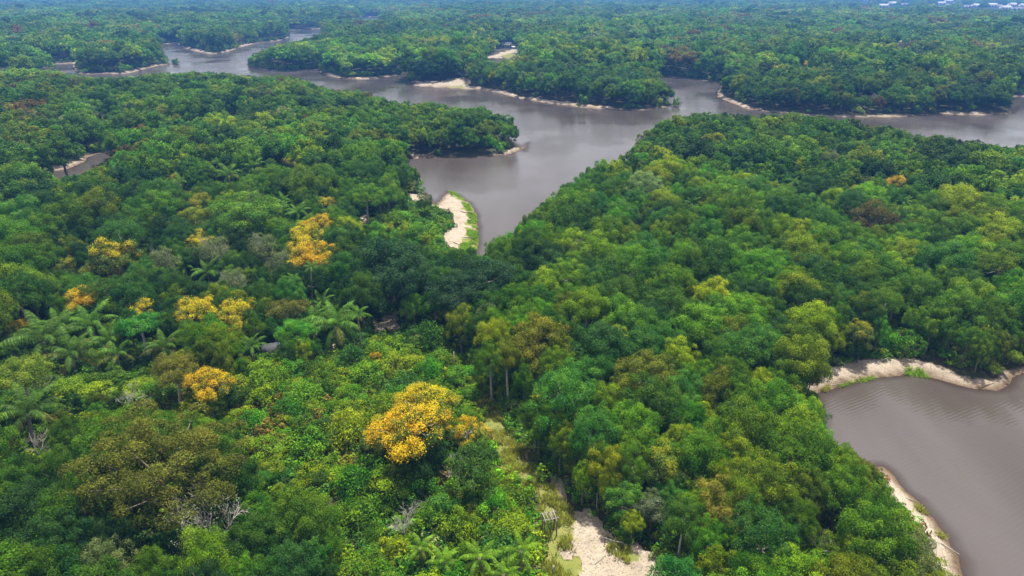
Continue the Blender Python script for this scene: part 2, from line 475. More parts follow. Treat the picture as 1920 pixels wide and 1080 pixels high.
M['water'] = water_mat()

# ------------------------------------------------------------------ mesh helpers
def quad_mesh(name, V, F, mats, mi=None, attrs=None, smooth=False):
    me = bpy.data.meshes.new(name)
    V = np.asarray(V, np.float32); F = np.asarray(F, np.int32)
    me.vertices.add(len(V)); me.vertices.foreach_set('co', V.ravel())
    k = F.shape[1]
    me.loops.add(F.size); me.loops.foreach_set('vertex_index', F.ravel())
    me.polygons.add(len(F)); me.polygons.foreach_set('loop_start', np.arange(0, F.size, k, dtype=np.int32))
    for mt in mats: me.materials.append(mt)
    if mi is not None: me.polygons.foreach_set('material_index', np.asarray(mi, np.int32))
    if smooth: me.polygons.foreach_set('use_smooth', np.ones(len(F), bool))
    me.update(calc_edges=True)
    for an, (ty, dom, data) in (attrs or {}).items():
        a = me.attributes.new(an, ty, dom)
        a.data.foreach_set('vector' if ty == 'FLOAT_VECTOR' else ('color' if ty == 'FLOAT_COLOR' else 'value'), np.asarray(data).ravel())
    return me

def link(name, data, parent=None, loc=None):
    o = bpy.data.objects.new(name, data); COL.objects.link(o)
    if parent is not None: o.parent = parent
    if loc is not None: o.location = loc
    return o

def tag(o, label=None, category=None, group=None, kind=None):
    if label: o['label'] = label
    if category: o['category'] = category
    if group: o['group'] = group
    if kind: o['kind'] = kind
    return o

class MB:
    """collects quads; attr is per face (leaf random, clump random, flower)"""
    def __init__(s): s.V = []; s.F = []; s.A = []; s.MI = []; s.n = 0
    def add(s, V, F, mi=0, A=None):
        V = np.asarray(V, float); F = np.asarray(F, int)
        s.V.append(V); s.F.append(F + s.n); s.n += len(V)
        s.MI.append(np.full(len(F), mi)); s.A.append(np.full((len(F), 3), .5) if A is None else A)
    def tube(s, pts, rad, sides=6, mi=0, cap=True):
        pts = np.asarray(pts, float); n = len(pts)
        tan = np.gradient(pts, axis=0); tan /= np.linalg.norm(tan, axis=1)[:, None] + 1e-9
        ref = np.array([0, 0, 1.]) if abs(tan[0][2]) < .9 else np.array([1., 0, 0])
        V = []
        for i in range(n):
            u = np.cross(tan[i], ref); u /= np.linalg.norm(u) + 1e-9; v = np.cross(u, tan[i])
            a = np.linspace(0, 2 * np.pi, sides, endpoint=False)
            V.append(pts[i] + rad[i] * (np.cos(a)[:, None] * u + np.sin(a)[:, None] * v))
        V = np.concatenate(V)
        F = []
        for i in range(n - 1):
            for j in range(sides):
                k = (j + 1) % sides
                F.append((i * sides + j, i * sides + k, (i + 1) * sides + k, (i + 1) * sides + j))
        if cap and sides == 4:
            F.append((0, 3, 2, 1)); b = (n - 1) * 4; F.append((b, b + 1, b + 2, b + 3))
        if cap and sides == 6:
            b = (n - 1) * 6; F.append((b, b + 1, b + 2, b + 3)); F.append((b, b + 3, b + 4, b + 5))
            F.append((3, 2, 1, 0)); F.append((5, 4, 3, 0))
        s.add(V, F, mi)
    def box(s, c, d, mi=0, rz=0.0):
        x, y, z = d[0] / 2, d[1] / 2, d[2] / 2
        V = np.array([(-x, -y, -z), (x, -y, -z), (x, y, -z), (-x, y, -z), (-x, -y, z), (x, -y, z), (x, y, z), (-x, y, z)])
        ca, sa = math.cos(rz), math.sin(rz)
        V = np.c_[V[:, 0] * ca - V[:, 1] * sa, V[:, 0] * sa + V[:, 1] * ca, V[:, 2]] + np.asarray(c)
        s.add(V, [(0, 3, 2, 1), (4, 5, 6, 7), (0, 1, 5, 4), (1, 2, 6, 5), (2, 3, 7, 6), (3, 0, 4, 7)], mi)
    def merge(s, o, mi_off=0):
        for V, F, A, MI in zip(o.V, o.F, o.A, o.MI): pass
        V = np.concatenate(o.V); F = np.concatenate(o.F); A = np.concatenate(o.A); mi = np.concatenate(o.MI)
        s.V.append(V); s.F.append(F + s.n); s.n += len(V); s.A.append(A); s.MI.append(mi + mi_off)
    def mesh(s, name, mats, smooth=False):
        return quad_mesh(name, np.concatenate(s.V), np.concatenate(s.F), mats, np.concatenate(s.MI),
                         {'lv': ('FLOAT_VECTOR', 'FACE', np.concatenate(s.A).astype(np.float32))}, smooth)

def unit(v): return v / (np.linalg.norm(v, axis=-1, keepdims=True) + 1e-9)

def leaves(rng, P, Nrm, L, W, A):
    """rhombic leaf sprays at points P facing Nrm"""
    n = len(P)
    r = unit(rng.normal(size=(n, 3)))
    t = unit(np.cross(Nrm, r)); b = np.cross(Nrm, t)
    L = L * rng.uniform(.6, 1.25, n)[:, None]; W = W * rng.uniform(.6, 1.25, n)[:, None]
    bend = Nrm * L * rng.uniform(-.25, .05, n)[:, None]
    V = np.stack([P - t * L, P + b * W, P + t * L + bend, P - b * W], 1).reshape(-1, 3)
    F = np.arange(4 * n).reshape(n, 4)
    return V, F, A

def dome_points(rng, n, lo=-.1):
    """even-ish directions over the upper part of a sphere"""
    k = np.arange(n) + .5
    c = 1 - (1 - lo) * k / n
    a = np.pi * (1 + 5 ** .5) * k + rng.uniform(0, 6.28)
    s = np.sqrt(np.clip(1 - c * c, 0, 1))
    d = np.c_[s * np.cos(a), s * np.sin(a), c] + rng.normal(size=(n, 3)) * .16
    return unit(d)

def crown(seed, R, Hc, zc, nclump, nleaf, leaf, rc=.26, lo=-.2, lump=.25, flat=.8, flower=0.0, inner=.36, sparse=1.0):
    """an uneven dome of many leaf clumps; returns MB with leaves and the clump centres"""
    rng = np.random.default_rng(seed)
    mb = MB()
    D = dome_points(rng, nclump, lo)
    # a few big lobes make the outline uneven
    lob = unit(rng.normal(size=(6, 3)) * (1, 1, .6) + (0, 0, .3))
    amp = rng.uniform(-1, 1, 6)
    bump = 1 + lump * np.clip((np.maximum(D @ lob.T, 0) ** 3 * amp).sum(1), -1, 1)
    rad = bump * rng.uniform(.70, 1.06, nclump)
    deep = rng.random(nclump) < inner
    rad = np.where(deep, rad * rng.uniform(.45, .75, nclump), rad)
    C = D * rad[:, None] * np.array([R, R, Hc]) + (0, 0, zc)
    cr = R * rc * rng.uniform(.65, 1.35, nclump)
    hue = rng.random(nclump)
    for i in range(nclump):
        n = max(4, int(nleaf * (cr[i] / (R * rc)) ** 2 * rng.uniform(.75, 1.25) * sparse))
        d = unit(rng.normal(size=(n * 2, 3)) + (0, 0, .45) + D[i] * .55)
        d = d[d[:, 2] > -.55][:n]
        n = len(d)
        rr = cr[i] * np.where(rng.random(n) < .12, rng.uniform(1.05, 1.4, n), rng.uniform(.68, 1.08, n))[:, None]
        P = C[i] + d * rr * (1, 1, flat)
        Nrm = unit(d + (0, 0, .5) + rng.normal(size=(n, 3)) * .62)
        fl = 0.0
        if flower > 0:
            hrel = (C[i][2] - (zc + lo * Hc)) / (Hc * (1 - lo))
            fl = 1.0 if (hrel + rng.normal() * .17 > 1 - flower) else 0.0
        f = (rng.random(n) < (rng.choice([.92, .75, .35]) if fl else .06)) * (1.0 if flower > 0 else 0.0)
        A = np.c_[rng.random(n), np.full(n, hue[i]), f]
        V, F, A = leaves(rng, P, Nrm, leaf, leaf * .55, A)
        mb.add(V, F, 0, A)
    return mb, C, cr

def trunk(seed, C, zfork, r0, ztop, nl=9, lean=.3, sides=6, multi=1):
    rng = np.random.default_rng(seed + 999)
    mb = MB()
    for q in range(multi):
        ox, oy = (rng.normal(size=2) * (.35 if multi > 1 else 0))
        fx, fy = rng.normal(size=2) * lean
        z = np.linspace(-.6, zfork, 5); t = np.clip(z / zfork, 0, 1)
        pts = np.c_[ox + fx * t ** 1.5, oy + fy * t ** 1.5, z]
        mb.tube(pts, r0 * (1.25 - .55 * t) / (multi ** .5), sides)
        F0 = pts[-1]
        for i in rng.choice(len(C), min(nl, len(C)), replace=False):
            T = C[i]
            mid = F0 * .5 + T * .5 + np.array([0, 0, -.12 * np.linalg.norm(T - F0)]) + rng.normal(size=3) * .2
            mb.tube([F0 - (0, 0, .15), F0 * .65 + mid * .35, mid, T], np.array([.55, .42, .26, .07]) * r0 / (multi ** .5), 4)
    return mb

def branches(seed, h, spread, r0, depth=5, kids=3, first=.35, up=.35, twig=.012):
    """a leafless tree: a trunk mesh and one mesh per main limb"""
    rng = np.random.default_rng(seed)
    tr = MB(); limbs = []
    z = np.linspace(-.6, h * first, 4)
    sway = np.c_[.12 * np.sin(z * .7), .1 * np.cos(z * .9) - .1, z]
    tr.tube(sway, np.linspace(r0 * 1.2, r0 * .8, 4), 6)
    def grow(mb, p, d, L, r, k):
        n = 4
        pts = [p]; dd = d
        for i in range(n - 1):
            dd = unit(dd + rng.normal(size=3) * .17 + (0, 0, .06)); pts.append(pts[-1] + dd * L / (n - 1))
        mb.tube(pts, np.linspace(r, max(twig, r * .55), n), 4, cap=False)
        if k <= 0: return
        for _ in range(kids if k > 1 else kids + 1):
            s = rng.integers(1, n); q = pts[s]
            nd = unit(dd + rng.normal(size=3) * .62 * spread + (0, 0, up))
            grow(mb, q, nd, L * rng.uniform(.55, .8), max(twig, r * .55), k - 1)
    base = sway[-1]
    m = 4 if depth > 3 else 3
    for q in range(m):
        a = q * 6.283 / m + rng.uniform(-.5, .5)
        d = unit(np.array([math.cos(a) * spread, math.sin(a) * spread, 1.0]))
        mb = MB(); grow(mb, base - (0, 0, .1), d, h * (1 - first) * .48, r0 * .55, depth - 2)
        limbs.append(mb)
    return tr, limbs

# ------------------------------------------------------------------ the ground sheet and the water
def build_ground():
    th = np.concatenate([np.linspace(-180, -50, 40, endpoint=False), np.linspace(-50, 50, 470, endpoint=False), np.linspace(50, 180, 40, endpoint=False)])
    r = np.concatenate([[6.0], np.geomspace(18, 4200, 500), [5600, 7000]])
    T, Rr = np.meshgrid(np.radians(th), r)
    X, Y = Rr * np.sin(T), Rr * np.cos(T)
    x, y = X.ravel(), Y.ravel()
    sd, bare = shore(x, y)
    z = ground_z(x, y, sd)
    px, py, dep = to_px(x, y, z)
    front = y > 5
    k = FPX / dep                      # border wobble of about a metre and a half
    px = px + ((fbm(x / 2.2, y / 2.2, 55) - .5) * 4.2 + (fbm(x / .7, y / .7, 56, 2) - .5) * 1.2) * k
    py = py + ((fbm(x / 2.2, y / 2.2, 57) - .5) * 4.2 + (fbm(x / .7, y / .7, 58, 2) - .5) * 1.2) * k * .6
    sand = np.zeros(len(x)); grass = np.zeros(len(x))
    width = beach(x, y, bare)
    sand = np.maximum(sand, np.clip((width - sd) / 1.6, 0, 1))
    for P in SAND_PX: sand = np.maximum(sand, (in_poly(px, py, P) & front) * 1.0)
    for P in GRASS_PX: grass = np.maximum(grass, (in_poly(px, py, P) & front) * (.95 if P is GRASS_PX[0] else .62))
    near = grow_mask(x, y, z, LOW_PX)
    grass = np.maximum(grass, near * .35)
    soil = np.c_[sand, grass, np.clip(1.25 - sd / 1.1, 0, 1)].astype(np.float32)      # third: how wet the sand is
    nt, nr = len(th), len(r)
    idx = np.arange(nt * nr).reshape(nr, nt)
    nx = np.roll(idx, -1, axis=1)
    F = np.stack([idx[:-1], nx[:-1], nx[1:], idx[1:]], -1).reshape(-1, 4)[:, ::-1]
    V = np.c_[x, y, z]
    cap0 = len(V)
    me = quad_mesh('ground', V, F, [M['ground']], None, {'soil': ('FLOAT_VECTOR', 'POINT', soil)}, smooth=True)
    g = link('ground', me); tag(g, 'dark forest soil with sandy banks and paths', None, None, 'structure')
    # water lies level at z 0 wherever the ground dips below it
    wet = (sd < 1.5)[F].any(1)
    used = np.unique(F[wet]); remap = -np.ones(len(V), int); remap[used] = np.arange(len(used))
    WV = np.c_[x[used], y[used], np.zeros(len(used))]
    wm = quad_mesh('water', WV, remap[F[wet]], [M['water']], None, {'depth': ('FLOAT', 'POINT', np.clip(-z[used], 0, 9).astype(np.float32))}, smooth=True)
    w = link('water', wm); tag(w, 'brown still river and lake water', None, None, 'structure')
build_ground()

# ------------------------------------------------------------------ tree kinds: shared meshes
PROTO = bpy.data.collections.new('forest_kinds')      # not linked to the scene: only the forest mass draws from it
KIND_INDEX = {}
def proto(name, me):
    o = bpy.data.objects.new(name, me); PROTO.objects.link(o)

TREES = {}        # name -> dict(crown mesh, trunk mesh, R, H)
def make_tree(key, seed, R, Hc, zc, nclump, nleaf, leaf, bark='bark', nl=9, multi=1, **kw):
    fl = kw.get('flower', 0) > 0
    mb, C, cr = crown(seed, R, Hc, zc, nclump, nleaf, leaf, **kw)
    tk = trunk(seed, C, max(.8, zc - Hc * .15), R * .055 + .06, zc, nl, multi=multi)
    lm = M['flower'] if fl else M['leaf']
    TREES[key] = dict(R=R, H=zc + Hc, zc=zc, Hc=Hc,
                      crown=mb.mesh('crown', [lm]), trunk=tk.mesh('trunk', [M[bark]], True))
    if key.startswith('bush'):
        j = MB(); j.merge(mb, 0); j.merge(tk, 1)
        TREES[key]['joined'] = j.mesh('bush', [lm, M[bark]])

NEAR_BIG, NEAR_SMALL, BUSH, MID, FAR, MIDBUSH = [], [], [], [], [], []
for k in range(8):           # broad canopy trees
    Hc, zc, lump, lo = [(3.0, 6.6, .30, -.35), (3.6, 6.2, .35, -.4), (2.3, 7.2, .25, -.1), (4.0, 5.8, .3, -.4), (3.3, 6.4, .45, -.3), (2.8, 6.6, .4, -.3), (3.8, 6.0, .5, -.4), (3.2, 6.4, .3, -.3)][k]
    key = 'big%d' % k; NEAR_BIG.append(key)
    make_tree(key, 100 + k, 4.4, Hc, zc, [66, 84, 62, 78, 112, 58, 92, 120][k], [300, 250, 310, 265, 170, 330, 215, 160][k],
              [.125, .112, .12, .118, .11, .132, .115, .105][k], rc=[.23, .205, .23, .215, .172, .26, .19, .165][k], lo=lo, lump=lump,
              bark=['bark', 'grey_bark', 'pale_bark', 'bark', 'grey_bark', 'bark', 'bark', 'grey_bark'][k])
for k in range(6):           # smaller understorey trees
    key = 'small%d' % k; NEAR_SMALL.append(key)
    make_tree(key, 200 + k, 2.8, [2.4, 3.0, 2.1, 3.3, 2.6, 2.8][k], [4.6, 4.2, 5.0, 4.0, 4.5, 4.4][k], [46, 54, 38, 58, 74, 42][k],
              [180, 160, 205, 150, 115, 200][k], [.125, .112, .135, .115, .105, .145][k], rc=[.27, .25, .29, .24, .2, .29][k], lo=-.5, lump=.4)
for k in range(6):           # bushes of the regrowth
    key = 'bush%d' % k; BUSH.append(key)
    make_tree(key, 300 + k, 1.7, [1.5, 1.2, 1.9, 1.4, 1.1, 2.2][k], [1.3, 1.0, 1.6, 1.2, .9, 1.7][k], [22, 18, 24, 28, 16, 22][k],
              [125, 135, 105, 85, 100, 95][k], [.10, .115, .095, .095, .125, .115][k], rc=[.34, .38, .32, .28, .42, .33][k], lo=-.4, lump=.5, nl=6, multi=2)
for k in range(8):           # the same kinds farther off, with fewer and larger sprays
    key = 'mid%d' % k; MID.append(key)
    make_tree(key, 400 + k, 4.2, [3.0, 3.6, 2.5, 3.9, 3.2, 2.8, 3.7, 3.1][k], [6.2, 5.8, 6.8, 5.5, 6.2, 6.5, 5.8, 6][k], [44, 50, 40, 52, 64, 36, 54, 70][k],
              [110, 105, 118, 96, 75, 135, 90, 66][k], .25, rc=[.25, .24, .26, .23, .2, .29, .22, .185][k], lo=-.5, lump=.38, nl=4)
for k in range(3):
    key = 'midbush%d' % k; MIDBUSH.append(key)
    make_tree(key, 500 + k, 2.0, 1.7, 1.3, 16, 42, .28, rc=.36, lo=-.5, lump=.5, nl=3)
for k in range(6):
    key = 'far%d' % k; FAR.append(key)
    make_tree(key, 600 + k, 5.0, [3.6, 4.2, 3.0, 3.9, 4.6, 3.3][k], [6.4, 6, 7, 6.4, 5.8, 6.7][k], [34, 36, 30, 32, 38, 30][k], 34, .55, rc=.25, lo=-.5, lump=.4, nl=2)
ALLK = sorted(NEAR_BIG + NEAR_SMALL + BUSH + MID + MIDBUSH + FAR)
PARTS = [(k, 'crown') for k in ALLK] + [(k, 'trunk') for k in NEAR_BIG + NEAR_SMALL]
for i, (key, pt) in enumerate(PARTS):
    proto('kind_%03d' % i, TREES[key][pt]); KIND_INDEX[key, pt] = i
make_tree('flower0', 700, 4.0, 2.3, 6.8, 60, 270, 0.110, 'grey_bark', lo=-0.45, rc=.22, lump=.3, flower=.72)
make_tree('flower1', 701, 4.0, 3.2, 6.2, 78, 251, 0.110, 'grey_bark', lo=-0.5, rc=.22, lump=.4, flower=0.45)
make_tree('flower2', 702, 4.0, 2.2, 6.6, 46, 271, 0.110, 'pale_bark', lo=-0.4, rc=.24, lump=.5, flower=.64)
make_tree('flower3', 703, 4.0, 3.4, 5.9, 70, 229, 0.119, 'grey_bark', lo=-0.5, rc=.23, lump=.4, flower=0.32)
make_tree('giant', 705, 7.5, 4.6, 8.2, 150, 230,   .125, 'bark', nl=9, lo=-.25, rc=.135, lump=.55, inner=.3)
make_tree('umbrella', 710, 4.2, 1.7, 7.2, 70, 190, .14, 'pale_bark', nl=16, lo=.12, rc=.22, lump=.25, inner=.1)
make_tree('sparse', 711, 4.0, 3.6, 6.0, 70, 120, .12, 'grey_bark', nl=14, lo=-.4, rc=.26, lump=.4)

_tr, _lm = branches(1190, 9.0, .8, .17, 6, 3, .3, .28, .010)
for _m in _lm: _tr.merge(_m)
TREES['sparse']['trunk'] = _tr.mesh('trunk', [M['grey_bark']], True)
make_tree('sparse_pale', 712, 4.0, 3.6, 6.0, 60, 34, .11, 'pale_bark', nl=14, lo=-.4, rc=.26, lump=.4)
_tr, _lm = branches(1191, 9.5, .85, .22, 6, 3, .28, .24, .020)
for _m in _lm: _tr.merge(_m)
TREES['sparse_pale']['trunk'] = _tr.mesh('trunk', [M['pale_bark']], True)

# ------------------------------------------------------------------ where every tree stands
PAL = np.array([(.066, .146, .005), (.036, .090, .006), (.023, .064, .010), (.136, .195, .004), (.064, .178, .006), (.086, .124, .005),
                (.105, .145, .042), (.115, .084, .015), (.042, .118, .012), (.092, .160, .004)])
PAL_NAME = ['leaf-green', 'dark green', 'blue-green', 'yellow-green', 'bright green', 'olive', 'pale grey-green', 'russet', 'cool green', 'grass-green']
PAL_W = np.array([.23, .17, .10, .11, .09, .055, .03, .006, .11, .10])

def pick_tint(x, y, rng, n):
    v = fbm(x / 38, y / 38, 61, 2)
    u = np.clip(rng.random(n) * .72 + (v - .5) * 1.1 + .14, 0, .9999)
    order = np.array([2, 1, 8, 0, 9, 4, 3, 5, 6, 7])
    cw = np.cumsum(PAL_W[order]); cw /= cw[-1]
    pi = order[np.searchsorted(cw, u)]
    st_ = fbm(x / 140, y / 140, 66, 3)
    swap = rng.random(n) < .22
    pi = np.where(swap, rng.choice(len(PAL), n, p=PAL_W / PAL_W.sum()), pi)
    t = PAL[pi] * rng.uniform(.7, 1.3, (n, 1)) * rng.uniform(.92, 1.08, (n, 3))
    t = t * (.55 + .9 * st_[:, None])
    return pi, t

pts = []           # dicts of accepted trees: x y z R H key scale kind
special_px = []    # (x, y, R) ground circles taken by the trees placed one by one

class Grid:
    def __init__(s, cell): s.c = cell; s.d = {}
    def near(s, x, y, r, f):
        ci, cj = int(x // s.c), int(y // s.c); k = int(r // s.c) + 2
        for i in range(ci - k, ci + k + 1):
            for j in range(cj - k, cj + k + 1):
                for (a, b, q) in s.d.get((i, j), ()):
                    if (a - x) ** 2 + (b - y) ** 2 < ((q + r) * f) ** 2: return True
        return False
    def put(s, x, y, r): s.d.setdefault((int(x // s.c), int(y // s.c)), []).append((x, y, r))
GR = Grid(5.0)

# --- trees that can be singled out, by where their crown shows: (px, py, width px, kind, colour, label)
def place_crown(px, py, wpx, key):
    T = TREES[key] if key in TREES else dict(R=3.5, H=8, zc=6.5, Hc=2)
    z = 3.0; s = 1.0
    for _ in range(8):
        top = T['zc'] + T['Hc'] * .45
        sz = s ** .75
        x, y = on_plane(px, py, z + top * sz)
        _, _, dep = to_px(x, y, z + top * sz)
        s = wpx * .5 / FPX * float(dep) / T['R']
        z = gz(float(x), float(y))
    return float(x), float(y), z, s, s ** .75

YEL, ORG, OLV, YGR = (.48, .40, .010), (.52, .36, .008), (.25, .25, .010), (.20, .24, .010)
FLOWERING = [
 (802,738,106,'flower0',YEL,'dome of clear yellow blossom topping the big pair above the track'),
 (778,786,138,'flower0',ORG,'broad orange-yellow blossoming tree, largest of the flowering trees'),
 (714,806,70,'flower1',YEL,'small half-flowered yellow tree tucked against the biggest orange tree'),
 (872,802,62,'flower2',ORG,'orange blossom arching over bare white limbs beside the track'),
 (393,706,84,'flower0',ORG,'lone orange-yellow tree below the row of yellow umbrellas'),
 (360,573,78,'flower0',YEL,'yellow umbrella crown, middle one of the row of three'),
 (437,576,74,'flower0',YEL,'yellow umbrella crown at the path end of the row of three'),
 (272,571,56,'flower0',YEL,'smaller yellow umbrella crown at the palm end of the row of three'),
 (450,613,52,'flower1',YEL,'small yellow crown just below the row of three umbrellas'),
 (150,552,68,'flower0',ORG,'orange crown above the palm grove'),
 (28,608,44,'flower0',ORG,'orange crown at the picture edge beside the palm grove'),
 (205,471,84,'flower1',YEL,'wide yellow-green blossoming crown on the dark slope'),
 (125,494,48,'flower3',OLV,'olive-yellow crown below the dark trees of the slope'),
 (178,506,48,'flower3',OLV,'olive-yellow crown between two yellow ones on the slope'),
 (222,509,38,'flower0',YEL,'little bright yellow crown on the slope'),
 (582,467,86,'flower0',ORG,'lowest and most orange of the column of blossoming trees'),
 (578,442,74,'flower1',YEL,'yellow crown in the middle of the column of blossoming trees'),
 (603,411,52,'flower0',ORG,'orange crown near the top of the column of blossoming trees'),
 (578,424,42,'flower1',YEL,'small yellow crown wedged into the column of blossoming trees'),
 (612,376,36,'flower0',YEL,'topmost small yellow crown of the column of blossoming trees'),
 (372,376,48,'flower1',OLV,'olive-gold crown beyond the pale grey trees'),
 (370,401,62,'flower3',YGR,'yellow-green crown just behind the pale grey trees'),
 (372,450,54,'flower1',YEL,'yellow-green crown beside the pale grey trees'),
 (328,331,30,'flower0',ORG,'small orange crown near the old pond'),
 (540,304,36,'flower3',YEL,'yellow crown near the cove'),
 (1685,336,40,'flower0',ORG,'bright orange crown alone on the wooded hill beyond the lake'),
 (1602,351,24,'flower0',YEL,'tiny yellow crown beside the orange one on the wooded hill'),
 (1508,116,24,'flower0',ORG,'distant orange crown across the wide river'),
 (1482,119,15,'flower0',YEL,'distant yellow speck of a crown across the wide river'),
 (704,665,18,'flower0',ORG,'little orange bush in the low regrowth'),
 (305,206,36,'flower3',YGR,'yellow-green crown on the far bank of the old pond'),
 (1250,862,104,'flower3',YGR,'yellow-green clumped crown between clearing and lake'),
 (1012,742,40,'flower3',YEL,'slim dark tree tipped with yellow beside the track'),
 (1605,615,60,'flower3',OLV,'olive-gold crown above the lake beach'),
]
BROAD = [  # leafy trees with a look of their own
 (300,850,250,'giant',(.100,.112,.012),'huge spreading olive-brown tree, the largest crown of all'),
 (535,576,70,'umbrella',(.120,.130,.018),'smooth olive dome of a tree beside the palms at the path'),
 (36,692,96,'umbrella',(.130,.190,.014),'flat yellow-green umbrella tree in front of the palm grove'),
 (322,690,86,'big2',(.130,.135,.012),'mustard-green domed tree beside the lone orange tree'),
 (1010,625,120,'big1',(.140,.150,.007),'broad gold-olive tree standing above the track woods'),
 (460,392,112,'big3',(.095,.200,.016),'large fresh lime-green crown beyond the pale grey trees'),
 (265,606,76,'umbrella',(.055,.190,.016),'vivid green tree with forked pale limbs beside the palms'),
 (556,612,62,'big5',(.075,.240,.012),'vivid lime-green crown next to the olive dome by the path'),
 (1355,945,100,'big6',(.160,.160,.016),'yellow-tinged leafy tree with a white trunk near the lake'),
 (1640,402,86,'big1',(.085,.078,.016),'dark olive-brown crown on the wooded hill beyond the lake'),
 (730,480,130,'big3',(.022,.062,.016),'massive dark tree beside the river beach'),
 (760,520,110,'big6',(.024,.066,.018),'dark tall tree in front of the river beach trees'),
 (905,510,120,'big4',(.022,.060,.018),'dark rounded tree at the head of the inlet'),
 (860,540,110,'big7',(.026,.064,.022),'deep green tree between inlet and regrowth'),
 (796,376,32,'big6',(.050,.105,.012),'round dark tree standing alone on the river beach'),
 (1200,690,120,'big7',(.110,.138,.009),'olive bushy crown in the woods between track and lake'),
 (1450,180,26,'big0',(.05,.1,.02),'round green tree over the far beach'),
 (1172,925,70,'small4',(.070,.170,.016),'bright green leafy tree on the woods edge of the clearing'),
 (1280,1070,80,'small0',(.045,.16,.02),'bright green young tree at the foot of the clearing'),
 (1225,945,64,'small5',(.085,.115,.055),'grey-green bushy tree beside the clearing'),
 (884,862,84,'small2',(.045,.10,.010),'dark green young tree beside the overgrown track'),
]
SPARSE = [(400,462,74,'thin pale grey tree in the middle of the slope'), (492,455,64,'second thin pale grey tree, nearer the blossom column'),
          (522,484,54,'third thin grey tree, lowest beside the blossom column'), (303,480,60,'pale thin-leaved tree in front of the yellow slope trees'),
          (372,955,120,'grey lichen-pale thin-leaved tree in front of the huge olive tree'), (1228,930,50,'thin grey tree on the woods edge'),
          (440,520,60,'pale slender tree among the palms of the slope'), (1560,292,40,'thin whitish tree near the river on the wooded hill')]
BARE = [(752,938,80,'white leafless fan of twigs in the low regrowth'), (236,716,60,'small bleached leafless tree below the palms'),
        (858,842,64,'bleached limbs of a leafless tree under the orange arch'), (1548,985,66,'leafless twiggy tree beside the lake bushes'),
        (505,458,50,'leafless grey tree in the blossom column woods'), (1613,166,16,'dead white trunk across the wide river'),
        (1638,170,16,'dead grey forked tree beside the white one across the river'), (1722,88,22,'far leafless pale tree near the small tower'),
        (345,668,36,'short leafless tree behind the lone palm'), (55,800,60,'pale dead branches beside the brown-tipped palm'),
        (1767,428,28,'pale forked snag on the wooded hill beyond the lake'), (1200,410,20,'slim dead tree on the hill over the inlet'),
        (190,205,22,'dead grey tree beyond the old pond'), (430,200,20,'bleached snag on the neck of the wooded point')]
PALMS = [  # px, py, spread px, stem m, colour state, label
 (75,632,150,3.5,'old','huge dark palm at the heart of the palm grove'),
 (130,655,112,3.0,'old','dark palm with rusty fronds beside the huge one'),
 (172,600,104,3.5,'ok','tall green palm at the back of the palm grove'),
 (22,650,90,2.5,'ok','green palm at the picture edge of the palm grove'),
 (200,628,80,2.5,'ok','green palm on the path side of the grove'),
 (110,600,80,3.5,'ok','high green palm behind the huge dark one'),
 (306,638,84,4.0,'old','lone palm with brown hanging fronds'),
 (628,598,122,4.0,'ok','large bright palm where the path forks'),
 (580,592,86,3.0,'ok','palm leaning beside the olive dome'),
 (672,580,52,7.5,'ok','tall thin-stemmed palm at the path sand'),
 (600,560,66,3.5,'ok','palm behind the large bright one'),
 (388,500,66,4.0,'ok','spiky palm amid the slope woods'),
 (348,492,50,4.0,'ok','darker palm amid the slope woods'),
 (340,338,54,5.0,'ok','palm beside the small orange crown'),
 (425,322,54,5.0,'ok','palm beyond the lime-green crown'),
 (470,308,48,5.0,'ok','palm toward the cove from the lime-green crown'),
 (555,392,50,5.0,'ok','palm behind the blossom column'),
 (530,372,46,5.0,'ok','palm near the top of the blossom column'),
 (573,490,34,10.0,'ok','tall pole-stemmed palm under the blossom column'),
 (552,512,30,8.0,'ok','slim palm next to the pole-stemmed one'),
 (40,765,130,4.0,'old','palm with rust-tipped fronds at the picture edge'),
 (905,1030,84,3.0,'young','feathery light green palm below the regrowth'),
 (975,1018,84,3.5,'young','feathery light green palm beside the clearing'),
 (945,1062,80,2.5,'young','light green palm at the bottom of the picture'),
 (1180,893,46,4.0,'ok','small palm in the woods beside the clearing'),
 (790,1010,60,2.5,'young','pale young palm in the lower regrowth'),
 (520,385,46,5.0,'ok','palm between lime crown and blossom column'),
 (250,440,40,5.0,'ok','palm above the yellow slope trees'),
 (410,300,40,5.0,'ok','palm on the rise near the old pond'),
 (1700,372,36,6.0,'ok','palm in front of the orange hill crown'),
 (1300,375,36,6.0,'ok','palm on the hill over the inlet'),
 (1490,335,32,6.0,'ok','palm on the hilltop near the river'),
 (830,1040,70,2.0,'young','yellow-green feathery palm at the bottom of the regrowth'),
 (215,655,70,3.0,'ok','palm in front of the vivid green forked tree'),
 (470,640,60,3.0,'ok','palm under the small yellow crown'),
]

def taken(x, y, r):
    GR.put(x, y, r)

